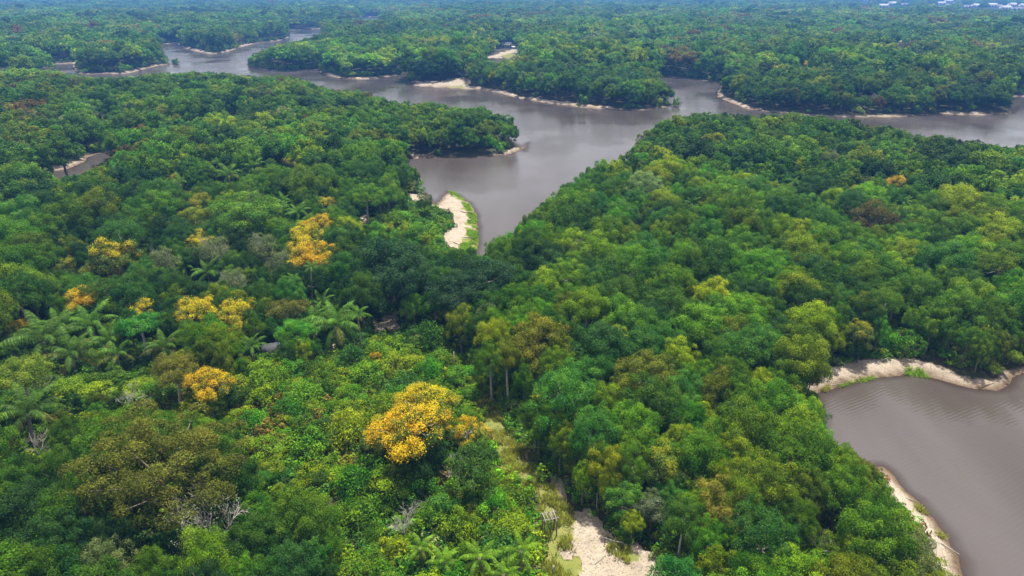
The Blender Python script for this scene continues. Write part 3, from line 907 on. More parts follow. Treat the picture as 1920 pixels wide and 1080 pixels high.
special = []
SHOWN = []          # (px, py, half width, half height, depth) of crowns the photograph shows whole
for (px, py, w, key, c, lab) in FLOWERING:
    x, y, z, s, sz = place_crown(px, py, w, key); special.append(('flowering_tree', key, x, y, z, s, sz, c, lab)); taken(x, y, TREES[key]['R'] * s * .95)
for (px, py, w, key, c, lab) in BROAD:
    x, y, z, s, sz = place_crown(px, py, w, key); special.append(('canopy_tree', key, x, y, z, s, sz, c, lab)); taken(x, y, TREES[key]['R'] * s * .95)
for (px, py, w, lab) in SPARSE:
    key = 'sparse_pale' if py > 900 and px < 500 else 'sparse'
    x, y, z, s, sz = place_crown(px, py, w, key); special.append(('thin_tree', key, x, y, z, s, sz, (.20, .215, .15) if key != 'sparse' else (.115, .155, .05), lab)); taken(x, y, 4 * s * .9)
bare_spec = []
for i, (px, py, w, lab) in enumerate(BARE):
    x, y, z, s, sz = place_crown(px, py, w, 'nobody'); bare_spec.append((x, y, z, s * 3.5, lab)); taken(x, y, 3.5 * s)
palm_spec = []
for (px, py, w, st, state, lab) in PALMS:
    z = 3.0
    for _ in range(6):
        x, y = on_plane(px, py, z + st + 1.0); z = gz(float(x), float(y))
    _, _, dep = to_px(x, y, z + st)
    rad = w * .5 / FPX * float(dep)
    palm_spec.append((float(x), float(y), z, rad, st, state, lab)); taken(float(x), float(y), rad * .62)

for (nm, key, sx, sy, sz0, s, szv, c, lab) in special:
    T = TREES[key]; a, b, d = to_px(sx, sy, sz0 + (T['zc'] + T['Hc'] * .45) * szv)
    rx = T['R'] * s / float(d) * FPX
    SHOWN.append((float(a), float(b), rx * .95, rx * .62, float(d)))
for (sx, sy, sz0, r, lab) in bare_spec:
    a, b, d = to_px(sx, sy, sz0 + r * 1.2); rx = r / float(d) * FPX
    SHOWN.append((float(a), float(b), rx * .85, rx * .9, float(d)))
for (sx, sy, sz0, r, st, state, lab) in palm_spec:
    a, b, d = to_px(sx, sy, sz0 + st + .3); rx = r / float(d) * FPX
    SHOWN.append((float(a), float(b), rx * .9, rx * .7, float(d)))

# --- the woods: larger trees first, then smaller ones into the gaps
def scatter(n, rmin, rmax, Rlo, Rhi, f, seed, low=False, half=46):
    rng = np.random.default_rng(seed)
    u = rng.random(n)
    r = np.sqrt(rmin ** 2 + u * (rmax ** 2 - rmin ** 2)); a = np.radians(rng.uniform(-half, half, n))
    x, y = r * np.sin(a), r * np.cos(a)
    sd, bare = shore(x, y)
    z = ground_z(x, y, sd)
    R = rng.uniform(Rlo, Rhi, n)
    return x, y, z, sd, bare, R, rng

def openground(x, y, z):
    px, py, _ = to_px(x, y, z)
    m = np.zeros(len(x), bool)
    for P in SAND_PX + GRASS_PX: m |= in_poly(px, py, P)
    return m

def hides(px, py, dep):
    m = np.zeros(np.shape(px), bool)
    for a, b, rx, ry, d in SHOWN:
        m |= (((px - a) / rx) ** 2 + ((py - b) / ry) ** 2 < 1) & (dep < d - 1.0)
    return m

def fit(x, y, z, R, H, low=False):
    """shrinks a tree until it no longer hides water, beach or clearing that the photograph shows"""
    s = np.ones(len(x)); ok = np.zeros(len(x), bool)
    for step in range(8):
        q = np.nonzero(~ok)[0]
        if not len(q): break
        hid = np.zeros(len(q), bool)
        for (ox, oz) in ((0, 1.0), (-.6, .93), (.6, .93), (-.95, .72), (.95, .72), (0, .85), (0, .62), (-.75, .5), (.75, .5), (0, .36)):
            px, py, dp = to_px(x[q] + ox * R[q] * s[q], y[q], z[q] + oz * H[q] * s[q])
            hid |= keep_clear(px, py)
            if float(np.min(dp)) < 420: hid |= hides(px, py, dp)
            if low and abs(ox) < .9 and step < 6:
                for P in LOW_PX: hid |= in_poly(px, py, P)
        ok[q] = ~hid
        s[q] = np.where(hid, s[q] * .84, s[q])
    return s, ok

ACC = []
def companions():
    rng = np.random.default_rng(404)
    for (nm, key, sx, sy, sz0, s, szv, c, lab) in special:
        if nm != 'flowering_tree' or math.hypot(sx, sy) > 170: continue
        T = TREES[key]
        for q in range(5):
            a = rng.uniform(0, 6.28); d = T['R'] * s * rng.uniform(.45, 1.0)
            X, Y = sx + d * math.cos(a), sy + d * math.sin(a)
            h = T['zc'] * szv * rng.uniform(.62, .86); r = h * rng.uniform(.32, .45)
            pi = int(rng.choice([0, 1, 8, 9])); t = PAL[pi] * rng.uniform(.7, 1.1)
            ACC.append((X, Y, gz(X, Y), r, h, 'small%d' % rng.integers(0, 6), pi, tuple(t), 'tree'))
companions()
def accept(x, y, z, R, H, s, ok, keysfn, f, rng, typ, use_grid=True):
    pi, t = pick_tint(x, y, rng, len(x))
    if typ == 'bush':
        pi = rng.choice([0, 3, 4, 9, 8, 1, 6], len(x), p=[.24, .22, .17, .2, .09, .05, .03])
        t = PAL[pi] * rng.uniform(.85, 1.45, (len(x), 1)) * rng.uniform(.92, 1.08, (len(x), 3))
    else:
        dull = ((pi == 7) | ((pi == 5) & (R > 3.2))) & (np.hypot(x, y) < 230)
        t = np.where(dull[:, None], PAL[0] * rng.uniform(.8, 1.2, (len(x), 1)), t); pi = np.where(dull, 0, pi)
    if typ == 'far': t = t * 1.3  # light put into the tint: makes up for heavier self-shadow of coarse far crowns
    for i in np.nonzero(ok)[0]:
        r = R[i] * s[i]
        if use_grid:
            if GR.near(x[i], y[i], r, f): continue
            GR.put(x[i], y[i], r)
        ACC.append((x[i], y[i], z[i], r, H[i] * s[i], keysfn(i, math.hypot(x[i], y[i])), int(pi[i]), tuple(t[i]), typ))

def height_of(R, x, y):
    return (4.4 + 1.45 * np.minimum(R, 6.5)) * (.82 + .45 * fbm(x / 28, y / 28, 71, 2))

def woods(n, rmin, rmax, Rlo, Rhi, f, seed, keysfn, typ='tree'):
    x, y, z, sd, bare, R, rng = scatter(n, rmin, rmax, Rlo, Rhi, f, seed)
    low = grow_mask(x, y, z, LOW_PX)
    R = R * np.interp(np.hypot(x, y), [60, 220, 460], [.66, .82, .95])
    H = height_of(R, x, y)
    width = beach(x, y, bare)
    ok = (sd > width + R * .25) & ~low & ~openground(x, y, z)
    idx = np.nonzero(ok)[0]
    s = np.ones(len(x)); o2 = np.zeros(len(x), bool)
    s[idx], o2[idx] = fit(x[idx], y[idx], z[idx], R[idx], H[idx], True)
    accept(x, y, z, R, H, s, ok & o2 & (s > .3), keysfn, f, rng, typ)

def kbig(i, d): return random.choice(NEAR_BIG) if d < 190 else (random.choice(MID) if d < 480 else random.choice(FAR))
def ksml(i, d): return random.choice(NEAR_SMALL) if d < 170 else (random.choice(MID) if d < 480 else random.choice(FAR))
woods(2400, 24, 460, 4.2, 6.0, .56, 1, kbig)
woods(14000, 24, 460, 2.8, 4.4, .52, 2, kbig)
woods(26000, 24, 460, 1.6, 2.8, .54, 3, ksml)

def far_woods(rmin, rmax, cell, seed, Rlo, Rhi, fn, half=44):
    rng = np.random.default_rng(seed)
    n = int(rmax / cell)
    gx, gy = np.meshgrid(np.arange(-n, n) * cell, np.arange(0, n) * cell)
    x = (gx + rng.uniform(-.48, .48, gx.shape) * cell).ravel(); y = (gy + rng.uniform(-.48, .48, gx.shape) * cell).ravel()
    d = np.hypot(x, y)
    m = (d > rmin) & (d < rmax) & (np.abs(np.arctan2(x, y)) < math.radians(half)) & (y > 0)
    x, y = x[m], y[m]
    sd, bare = shore(x, y); z = ground_z(x, y, sd)
    R = rng.uniform(Rlo, Rhi, len(x)) * (.7 + .7 * fbm(x / 60, y / 60, 81, 2))
    H = height_of(R, x, y) * np.where(rng.random(len(x)) < .06, 1.25, 1.0) * (.75 + .5 * fbm(x / 120, y / 120, 82, 2))
    width = beach(x, y, bare)
    ok = (sd > width + R * .2) & ~openground(x, y, z)
    s, o2 = fit(x, y, z, R, H)
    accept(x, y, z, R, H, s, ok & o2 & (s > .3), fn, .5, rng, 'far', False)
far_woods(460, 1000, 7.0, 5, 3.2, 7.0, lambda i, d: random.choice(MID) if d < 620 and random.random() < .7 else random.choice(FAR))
far_woods(1000, 3700, 14.0, 6, 7.0, 11.5, lambda i, d: random.choice(FAR))

# bushes of the regrowth, and the shrubby fringe along the banks
def bushes(n, rmin, rmax, Rlo, Rhi, f, seed, where):
    x, y, z, sd, bare, R, rng = scatter(n, rmin, rmax, Rlo, Rhi, f, seed)
    H = R * rng.uniform(1.15, 1.9, n)
    low = grow_mask(x, y, z, LOW_PX)
    width = beach(x, y, bare)
    if where == 'low': ok = low & (sd > 1)
    elif where == 'edge': ok = grow_mask(x, y, z, EDGE_PX)
    else: ok = (sd > width * .9 + .3) & (sd < width + 9)
    ok &= ~openground(x, y, z)
    s, o2 = fit(x, y, z, R, H)
    accept(x, y, z, R, H, s, ok & o2 & (s > .3), lambda i, d: random.choice(BUSH) if d < 190 else random.choice(MIDBUSH), f, rng, 'bush')
bushes(4000, 24, 200, 1.6, 2.7, .62, 11, 'low')
bushes(9000, 24, 200, .8, 1.6, .60, 12, 'low')
EDGE_PX = [[(1000,850),(1050,890),(1130,960),(1200,1000),(1290,1060),(1340,1110),(1330,1040),(1220,950),(1120,890),(1030,830)],
           [(560,690),(640,690),(700,625),(690,615),(640,650),(600,680)]]
bushes(9000, 24, 200, 1.2, 2.6, .55, 14, 'edge')
def bank_bushes(seed):
    rng = np.random.default_rng(seed); X, Y = [], []
    for P in WATER_POLYS:
        n = len(P)
        for k in range(n):
            A, B = P[k], P[(k + 1) % n]; Ls = float(np.hypot(*(B - A)))
            if Ls > 700: continue
            m = int(Ls * 2.2) + 1; t = rng.random(m)[:, None]
            q = A * (1 - t) + B * t + rng.normal(size=(m, 2)) * 6.0
            X.append(q[:, 0]); Y.append(q[:, 1])
    x, y = np.concatenate(X), np.concatenate(Y)
    m = (np.hypot(x, y) < 1100) & (y > 10) & (np.abs(np.arctan2(x, y)) < R_(46)); x, y = x[m], y[m]
    sd, bare = shore(x, y); z = ground_z(x, y, sd); n = len(x)
    R = rng.uniform(1.0, 2.6, n); H = R * rng.uniform(1.3, 2.2, n)
    width = beach(x, y, bare)
    ok = (sd > width * .85 + .2) & (sd < width + 8) & ~openground(x, y, z)
    s, o2 = fit(x, y, z, R, H)
    accept(x, y, z, R, H, s, ok & o2 & (s > .3), lambda i, d: random.choice(BUSH) if d < 190 else random.choice(MIDBUSH), .55, rng, 'bush')
bank_bushes(13)
woods_low = len(ACC)

# ------------------------------------------------------------------ which single trees show largest (a small depth-ordered raster)
x = np.array([a[0] for a in ACC]); y = np.array([a[1] for a in ACC]); z = np.array([a[2] for a in ACC])
rr = np.array([a[3] for a in ACC]); hh = np.array([a[4] for a in ACC])
px, py, dep = to_px(x, y, z + hh * .70)
prx = rr / dep * FPX
pry = (hh * .42) / dep * FPX
W_, H_ = 960, 540
buf = -np.ones((H_, W_), int)
sp_disc = []
order = np.argsort(-dep)
vis_items = [(dep[i], px[i], py[i], prx[i], pry[i], i) for i in order if dep[i] < 330]
for (nm, key, sx, sy, sz0, s, szv, c, lab) in special:
    T = TREES[key]; a, b, d = to_px(sx, sy, sz0 + T['H'] * szv * .7)
    vis_items.append((float(d), float(a), float(b), T['R'] * s / d * FPX, T['H'] * szv * .4 / d * FPX, -2))
vis_items.sort(key=lambda q: -q[0])
for d, a, b, rx, ry, i in vis_items:
    a, b, rx, ry = a / 2, b / 2, max(rx / 2, .6), max(ry / 2, .6)
    x0, x1 = int(max(0, a - rx)), int(min(W_, a + rx + 1)); y0, y1 = int(max(0, b - ry)), int(min(H_, b + ry + 1))
    if x0 >= x1 or y0 >= y1: continue
    yy, xx = np.mgrid[y0:y1, x0:x1]
    e = ((xx - a) / rx) ** 2 + ((yy - b) / ry) ** 2 < 1
    buf[y0:y1, x0:x1][e] = i
cnt = np.bincount(buf[buf >= 0], minlength=len(ACC))
cxs = np.bincount(buf[buf >= 0], weights=np.nonzero(buf >= 0)[1].astype(float), minlength=len(ACC)) / np.maximum(cnt, 1) * 2
cys = np.bincount(buf[buf >= 0], weights=np.nonzero(buf >= 0)[0].astype(float), minlength=len(ACC)) / np.maximum(cnt, 1) * 2
typ = np.array([a[8] for a in ACC])
N_TREES, N_BUSH = 300 - len(BROAD), 290
tree_ids = [i for i in np.argsort(-cnt) if typ[i] == 'tree' and cnt[i] > 40][:N_TREES]
bush_ids = [i for i in np.argsort(-cnt) if typ[i] == 'bush' and cnt[i] > 12 and ACC[i][5] in BUSH][:N_BUSH]
single = set(tree_ids) | set(bush_ids)

# ------------------------------------------------------------------ names of places for the labels
LANDMARKS = [(780,775,'the biggest orange tree'),(1030,975,'the stick platform'),(1150,1040,'the sandy clearing'),(370,955,'the lichen-pale tree'),
 (300,840,'the huge olive-brown tree'),(752,938,'the white fan of twigs'),(393,705,'the lone orange tree'),(90,640,'the palm grove'),
 (400,575,'the row of yellow umbrellas'),(628,600,'the forking path'),(580,455,'the blossom column'),(200,480,'the yellow slope trees'),
 (830,415,'the river beach'),(900,470,'the head of the inlet'),(1010,625,'the gold-olive tree'),(1540,760,'the lake corner'),
 (1660,900,'the long lake beach'),(1640,400,'the olive-brown hill crown'),(1685,336,'the orange hill crown'),(1200,690,'the olive bushy crown'),
 (1355,945,'the white-trunked tree'),(900,745,'the bare patch on the track'),(40,765,'the rust-tipped palm'),(1250,860,'the yellow-green clumped crown'),
 (460,390,'the lime-green crown'),(1690,690,'the sandy lake spit'),(1180,260,'the hill over the river'),(850,240,'the wooded point in the river'),
 (150,305,'the old pond'),(1380,560,'the woods above the lake'),(1500,1000,'the lake bushes'),(560,860,'the middle of the regrowth'),
 (1100,830,'the woods beside the clearing'),(80,900,'the foot of the far slope'),(1300,480,'the crest of the wooded hill')]
ORD = ['first', 'second', 'third', 'fourth', 'fifth', 'sixth', 'seventh', 'eighth', 'ninth', 'tenth', 'eleventh', 'twelfth', 'thirteenth', 'fourteenth',
       'fifteenth', 'sixteenth', 'seventeenth', 'eighteenth', 'nineteenth', 'twentieth']
LM = np.array([(a, b) for a, b, _ in LANDMARKS], float)
def side_of(dx, dy):
    if abs(dx) > abs(dy): return 'lakeward of' if dx > 0 else 'grove-side of'
    return 'beyond' if dy < 0 else 'in front of'
def label_ranks(ids):
    groups = {}
    for i in ids:
        d = np.hypot(LM[:, 0] - cxs[i], LM[:, 1] - cys[i]); k = int(np.argmin(d))
        groups.setdefault((k, side_of(cxs[i] - LM[k, 0], cys[i] - LM[k, 1])), []).append((d[k], i))
    out = {}
    for (k, sd_), v in groups.items():
        for n, (d, i) in enumerate(sorted(v)):
            out[i] = (ORD[min(n, 19)], sd_, LANDMARKS[k][2])
    return out

def copy_tree(name, key, loc, s, sz, rz, tint, label, cat, group, whole=False):
    T = TREES[key]
    if whole:
        o = link(name, T['joined'], None, loc); o.scale = (s, s, sz); o.rotation_euler = (0, 0, rz); o['tint'] = tint
        return tag(o, label, cat, group)
    u = random.uniform(.86, 1.16)
    e = link(name, None, None, loc); e.scale = (s * u, s / u, sz); e.rotation_euler = (random.gauss(0, .05), random.gauss(0, .05), rz)
    e.empty_display_size = .5
    tag(e, label, cat, group)
    c = link('crown', T['crown'], e); c['tint'] = tint
    link('trunk', T['trunk'], e)
    return e

for (nm, key, sx, sy, sz0, s, szv, c, lab) in special:
    cat = {'flowering_tree': 'flowering tree', 'canopy_tree': 'tree', 'thin_tree': 'tree'}[nm]
    grp = {'flowering_tree': 'yellow and orange flowering trees', 'canopy_tree': 'broadleaf trees of the forest', 'thin_tree': 'thin pale trees'}[nm]
    copy_tree(nm, key, (sx, sy, sz0 - .05), s, szv, random.uniform(0, 6.28), c, lab, cat, grp)

rk = label_ranks(tree_ids)
for i in tree_ids:
    X, Y, Z, r, h, key, pi, t, ty = ACC[i]
    T = TREES[key]; s = r / T['R']; sz = h / T['H']
    size = 'large' if r > 4.7 else ('small' if r < 2.9 else 'middling')
    shape = 'flat-domed' if h < 1.75 * r else ('tall rounded' if h > 2.6 * r else 'domed')
    o_, sd_, lm = rk[i]
    copy_tree('canopy_tree', key, (X, Y, Z - .05), s, sz, random.uniform(0, 6.28), t,
              f'{size} {PAL_NAME[pi]} {shape} tree, {o_} {sd_} {lm}', 'tree', 'broadleaf trees of the forest')
rk = label_ranks(bush_ids)
for i in bush_ids:
    X, Y, Z, r, h, key, pi, t, ty = ACC[i]
    T = TREES[key]
    o_, sd_, lm = rk[i]
    copy_tree('bush', key, (X, Y, Z - .05), r / T['R'], h / T['H'], random.uniform(0, 6.28), t,
              f'{"wide" if r > 1.6 else "little"} {PAL_NAME[pi]} leafy bush, {o_} {sd_} {lm}', 'bush', 'bushes of the regrowth', True)

# ------------------------------------------------------------------ the rest of the forest: one mass of instanced trees
def mass(name, P, vi, rot, scl, tint, coll, label):
    me = bpy.data.meshes.new(name)
    me.vertices.add(len(P)); me.vertices.foreach_set('co', np.asarray(P, np.float32).ravel())
    for an, ty, data, fld in (('vi', 'INT', vi, 'value'), ('rot', 'FLOAT_VECTOR', rot, 'vector'), ('scl', 'FLOAT_VECTOR', scl, 'vector'),
                              ('tint', 'FLOAT_COLOR', tint, 'color')):
        a = me.attributes.new(an, ty, 'POINT')
        a.data.foreach_set(fld, np.asarray(data, np.int32 if ty == 'INT' else np.float32).ravel())
    me.update()
    o = link(name, me); tag(o, label, None, None, 'stuff')
    ng = bpy.data.node_groups.new(name, 'GeometryNodeTree')
    ng.interface.new_socket('Geometry', in_out='INPUT', socket_type='NodeSocketGeometry')
    ng.interface.new_socket('Geometry', in_out='OUTPUT', socket_type='NodeSocketGeometry')
    N, L = ng.nodes, ng.links
    gi, go = N.new('NodeGroupInput'), N.new('NodeGroupOutput')
    ci = N.new('GeometryNodeCollectionInfo'); ci.inputs['Collection'].default_value = coll
    ci.inputs['Separate Children'].default_value = True; ci.inputs['Reset Children'].default_value = True
    ip = N.new('GeometryNodeInstanceOnPoints'); ip.inputs['Pick Instance'].default_value = True
    def att(nm, ty):
        n = N.new('GeometryNodeInputNamedAttribute'); n.data_type = ty; n.inputs['Name'].default_value = nm
        return n.outputs['Attribute']
    L.new(gi.outputs[0], ip.inputs['Points']); L.new(ci.outputs[0], ip.inputs['Instance'])
    L.new(att('vi', 'INT'), ip.inputs['Instance Index'])
    er = N.new('FunctionNodeEulerToRotation'); L.new(att('rot', 'FLOAT_VECTOR'), er.inputs[0]); L.new(er.outputs[0], ip.inputs['Rotation'])
    L.new(att('scl', 'FLOAT_VECTOR'), ip.inputs['Scale'])
    L.new(ip.outputs[0], go.inputs[0])
    md = o.modifiers.new('mass', 'NODES'); md.node_group = ng
    return o

rest = [i for i in range(len(ACC)) if i not in single]
P, vi, rot, scl, tn = [], [], [], [], []
for i in rest:
    X, Y, Z, r, h, key, pi, t, ty = ACC[i]
    T = TREES[key]
    rz_ = random.uniform(0, 6.28); u = random.uniform(.84, 1.18); tx_, ty_ = random.gauss(0, .06), random.gauss(0, .06)
    for pt in ('crown', 'trunk'):
        if (key, pt) not in KIND_INDEX: continue
        P.append((X, Y, Z - .05)); vi.append(KIND_INDEX[key, pt]); rot.append((tx_, ty_, rz_))
        scl.append((r / T['R'] * u, r / T['R'] / u, h / T['H'])); tn.append((t[0], t[1], t[2], 1))
mass('forest', P, vi, rot, scl, tn, PROTO, 'dense green forest covering the land to the horizon')

# low leafy ground cover under and between the near trees
UNDER = bpy.data.collections.new('undergrowth_kinds')
for k in range(5):
    mb, C, cr = crown(900 + k, [.6, .8, .5, .9, .7][k], [.45, .4, .6, .5, .35][k], .2, [7, 8, 6, 9, 7][k], 26, [.10, .12, .09, .13, .14][k], rc=.45, lo=-.3, lump=.5)
    o = bpy.data.objects.new('under_%02d' % k, mb.mesh('undergrowth_plant', [M['leaf']])); UNDER.objects.link(o)
rng = np.random.default_rng(77)
def cover(n, rmin, rmax, seed, cond):
    x, y, z, sd, bare, R, rng = scatter(n, rmin, rmax, .5, 1, 1, seed)
    return [a[cond(x, y, z, sd, bare)] for a in (x, y, z)]
ux, uy, uz = cover(34000, 28, 190, 21, lambda x, y, z, sd, b: (sd > 1.0 + b * 3) & ~openground(x, y, z))
n = len(ux)
_, t = pick_tint(ux, uy, rng, n)
low = grow_mask(ux, uy, uz, LOW_PX)
sc_ = rng.uniform(.6, 1.5, n) * np.where(low, 1.15, 1.0)
mass('undergrowth', np.c_[ux, uy, uz - .03], rng.integers(0, 5, n), np.c_[np.zeros(n), np.zeros(n), rng.uniform(0, 6.28, n)],
     np.c_[sc_, sc_, sc_ * rng.uniform(.7, 1.3, n)], np.c_[t * 1.1, np.ones(n)], UNDER, 'low leafy undergrowth between the trees')

# grass on the banks and in the clearing
GRASSC = bpy.data.collections.new('grass_kinds')
for k in range(3):
    rg = np.random.default_rng(950 + k); mb = MB(); nb = 26
    a = rg.uniform(0, 6.28, nb); r0 = rg.uniform(0, .22, nb); h = rg.uniform(.14, .42, nb); w = rg.uniform(.012, .025, nb)
    b = np.c_[r0 * np.cos(a), r0 * np.sin(a), np.zeros(nb)]; tip = b + np.c_[np.cos(a) * h * .5, np.sin(a) * h * .5, h]
    sdv = np.c_[-np.sin(a), np.cos(a), np.zeros(nb)] * w[:, None]
    V = np.stack([b - sdv, b + sdv, tip + sdv * .3, tip - sdv * .3], 1).reshape(-1, 3)
    mb.add(V, np.arange(4 * nb).reshape(nb, 4), 0, np.c_[rg.random(nb), rg.random(nb), np.zeros(nb)])
    GRASSC.objects.link(bpy.data.objects.new('grass_%02d' % k, mb.mesh('grass_tuft', [M['leaf']])))
gxs, gys, gzs = [], [], []
for P_ in GRASS_PX[:6] + GRASS_PX[9:11] + GRASS_PX[12:]:
    W = np.array([ground_at(a, b) for a, b in P_])
    (xa, ya), (xb, yb) = W[:, :2].min(0), W[:, :2].max(0)
    n = int(min(9000, (xb - xa) * (yb - ya) * 9))
    qx, qy = rng.uniform(xa, xb, n), rng.uniform(ya, yb, n)
    m = in_poly(qx, qy, W[:, :2]); qx, qy = qx[m], qy[m]
    sd, _ = shore(qx, qy); qz = ground_z(qx, qy, sd); ok = (sd > -1.2) & (fbm(qx / 1.8, qy / 1.8, 91, 2) > .47)
    gxs += list(qx[ok]); gys += list(qy[ok]); gzs += list(np.maximum(qz[ok], -.1))
n = len(gxs)
gt = np.array([(.16, .30, .012)]) * rng.uniform(.7, 1.3, (n, 1))
gxa, gya, gza = np.array(gxs), np.array(gys), np.array(gzs)
inl = (gya < 90)
gt = np.where(inl[:, None], np.array([(.22, .24, .030)]) * rng.uniform(.6, 1.4, (n, 1)), gt)
s_ = rng.uniform(.7, 1.5, n)
mass('grass', np.c_[gxa, gya, gza - .02], rng.integers(0, 3, n), np.c_[np.zeros(n), np.zeros(n), rng.uniform(0, 6.28, n)],
     np.c_[s_ * 1.4, s_ * 1.4, s_], np.c_[gt, np.ones(n)], GRASSC, 'bright green grass on the banks and in the clearing')

# ------------------------------------------------------------------ leafless trees
for i, (X, Y, Z, r, lab) in enumerate(bare_spec):
    h = max(3.0, r * 2.0)
    far = math.hypot(X, Y) > 250
    tr, limbs = branches(1200 + i, h, .62, .05 + .012 * r, 4 if far else 6, 3, .22, .34, .045 if far else .007)
    e = link('bare_tree', None, None, (X, Y, Z)); tag(e, lab, 'bare tree', 'leafless pale trees')
    mt = M['pale_bark'] if i != 4 else M['grey_bark']
    link('trunk', tr.mesh('trunk', [mt], True), e)
    for mb in limbs: link('limb', mb.mesh('limb', [mt], True), e)

# ------------------------------------------------------------------ palms: trunk and separate fronds
def frond(seed, L, a0, droop, npair, leafl, hang):
    rng = np.random.default_rng(seed); mb = MB()
    n = 12; s = np.linspace(0, 1, n); ang = a0 - droop * s ** 1.4
    dx = np.cos(ang) * L / (n - 1); dz = np.sin(ang) * L / (n - 1)
    px_ = np.concatenate([[0], np.cumsum(dx[:-1])]); pz_ = np.concatenate([[0], np.cumsum(dz[:-1])])
    C = np.c_[px_, np.zeros(n), pz_]
    mb.tube(C, np.linspace(.045, .012, n), 4)
    t = np.linspace(.12, 1.0, npair)
    for side in (-1, 1):
        P = np.c_[np.interp(t, s, px_), np.zeros(npair), np.interp(t, s, pz_)]
        ag = np.interp(t, s, ang)
        T = np.c_[np.cos(ag), np.zeros(npair), np.sin(ag)]
        up = np.c_[-np.sin(ag), np.zeros(npair), np.cos(ag)]
        ll = leafl * np.clip(np.sin(np.pi * (t * .86 + .10)), .18, 1) * rng.uniform(.85, 1.15, npair)
        d = unit(np.array([[0, side, 0]]) + T * .55 - up * .05 + np.c_[np.zeros((npair, 2)), -np.full(npair, hang)] + rng.normal(size=(npair, 3)) * .10)
        mid = P + d * ll[:, None] * .55 ; tip = P + d * ll[:, None] + np.c_[np.zeros((npair, 2)), -ll * .28]
        w = T * (L / npair * .36)
        V = np.stack([P - w * .6, P + w * .6, mid + w, mid - w], 1).reshape(-1, 3)
        A = np.c_[rng.random(npair), np.full(npair, .4) + t * .3, np.zeros(npair)]
        mb.add(V, np.arange(4 * npair).reshape(npair, 4), 0, A)
        V = np.stack([mid - w, mid + w, tip + w * .25, tip - w * .25], 1).reshape(-1, 3)
        mb.add(V, np.arange(4 * npair).reshape(npair, 4), 0, A)
    return mb
FR = {}
for nm, arg in dict(up=(1.25, 1.3, .35), mid=(.95, 1.75, .5), out=(.55, 1.75, .6), low=(.15, 1.7, .8), dead=(-.35, 1.15, 1.6)).items():
    FR[nm] = [frond(1300 + len(FR) * 7 + q, 6.0, arg[0], arg[1], 40, 1.05, arg[2]).mesh('frond', [M['leaf']]) for q in range(2)]
for i, (X, Y, Z, rad, st, state, lab) in enumerate(palm_spec):
    e = link('palm_tree', None, None, (X, Y, Z)); tag(e, lab, 'palm', 'palms among the woods')
    rg = np.random.default_rng(1400 + i)
    mb = MB(); zz = np.linspace(-.5, st, 9); lean = rg.normal(size=2) * .05
    tr_r = .11 if st > 6 else .2
    mb.tube(np.c_[lean[0] * zz ** 1.2 * np.sign(zz + 1) if False else lean[0] * np.clip(zz, 0, None), lean[1] * np.clip(zz, 0, None), zz],
            tr_r * np.where(np.arange(9) % 2, 1.0, 1.12), 6)
    link('trunk', mb.mesh('trunk', [M['palm_bark']], True), e)
    s = rad / 5.2
    nf = 17 if rad > 2.6 else 13
    for q in range(nf):
        lay = q / nf
        kind = 'up' if lay < .2 else ('mid' if lay < .5 else ('out' if lay < .78 else ('low' if (state != 'old' or lay < .86) else 'dead')))
        f = link('frond', random.choice(FR[kind]), e)
        f.location = (lean[0] * st, lean[1] * st, st - .05 - .1 * lay)
        f.rotation_euler = (rg.normal() * .08, rg.normal() * .10, q * 2.39996 + rg.normal() * .15)
        k = s * rg.uniform(.85, 1.12); f.scale = (k, k, k)
        g = rg.uniform(.8, 1.2)
        base = {'ok': (.080, .175, .018), 'old': (.065, .130, .016), 'young': (.130, .24, .016)}[state]
        if kind == 'dead': base = (.20, .105, .045)
        elif kind == 'low' and state == 'old': base = (.16, .12, .03)
        elif kind == 'out' and rg.random() < .25: base = (.11, .13, .025)
        f['tint'] = tuple(v * g for v in base)

# ------------------------------------------------------------------ man-made things
def thing(name, loc, label, cat, group=None, rz=0):
    e = link(name, None, None, loc); e.rotation_euler = (0, 0, rz); return tag(e, label, cat, group)
def part(name, parent, mb, mt, smooth=False): return link(name, mb.mesh(name, [mt], smooth), parent)

# raised platform of poles in the clearing
X, Y, Z = ground_at(1030, 1000)
e = thing('pole_platform', (X, Y, Z), 'raised platform of grey sticks on thin dark posts in the clearing', 'platform', rz=.25)
e.scale = (.85, .85, .9)
rg = np.random.default_rng(5)
for (a, b) in ((-.75, -.55), (.75, -.55), (-.75, .55), (.75, .55), (0, -.6)):
    mb = MB(); mb.tube([(a, b, -.4), (a + rg.normal() * .03, b, 1.2), (a + rg.normal() * .05, b + rg.normal() * .04, 2.75)], [.085, .08, .07], 6); part('post', e, mb, M['bark'])
for b in (-.58, .58):
    mb = MB(); mb.tube([(-1.05, b, 2.62), (0, b, 2.60), (1.05, b + .05, 2.63)], [.05, .055, .045], 6); part('beam', e, mb, M['wood'])
for q in range(5):
    a = -.66 + q * .33 + rg.normal() * .07
    mb = MB(); l = rg.uniform(.8, 1.25); mb.tube([(a + rg.normal() * .05, -l, 2.72), (a, 0, 2.73), (a + rg.normal() * .08, l * rg.uniform(.7, 1), 2.73)], [.045, .05, .04], 6); part('stick', e, mb, M['wood'])
mb = MB(); mb.tube([(.1, .3, 2.7), (-.35, .5, 3.35)], [.045, .03], 6); part('stick', e, mb, M['wood'])

def pole(name, px, py, h, r, mt, label, cat, lean=(0, 0), top=None):
    X, Y, Z = ground_at(px, py)
    mb = MB(); mb.tube([(0, 0, -.4), (lean[0] * .5, lean[1] * .5, h * .5), (lean[0], lean[1], h)], [r, r * .95, r * .85], 6)
    o = link(name, mb.mesh(name, [mt], True), None, (X, Y, Z)); tag(o, label, cat); return o
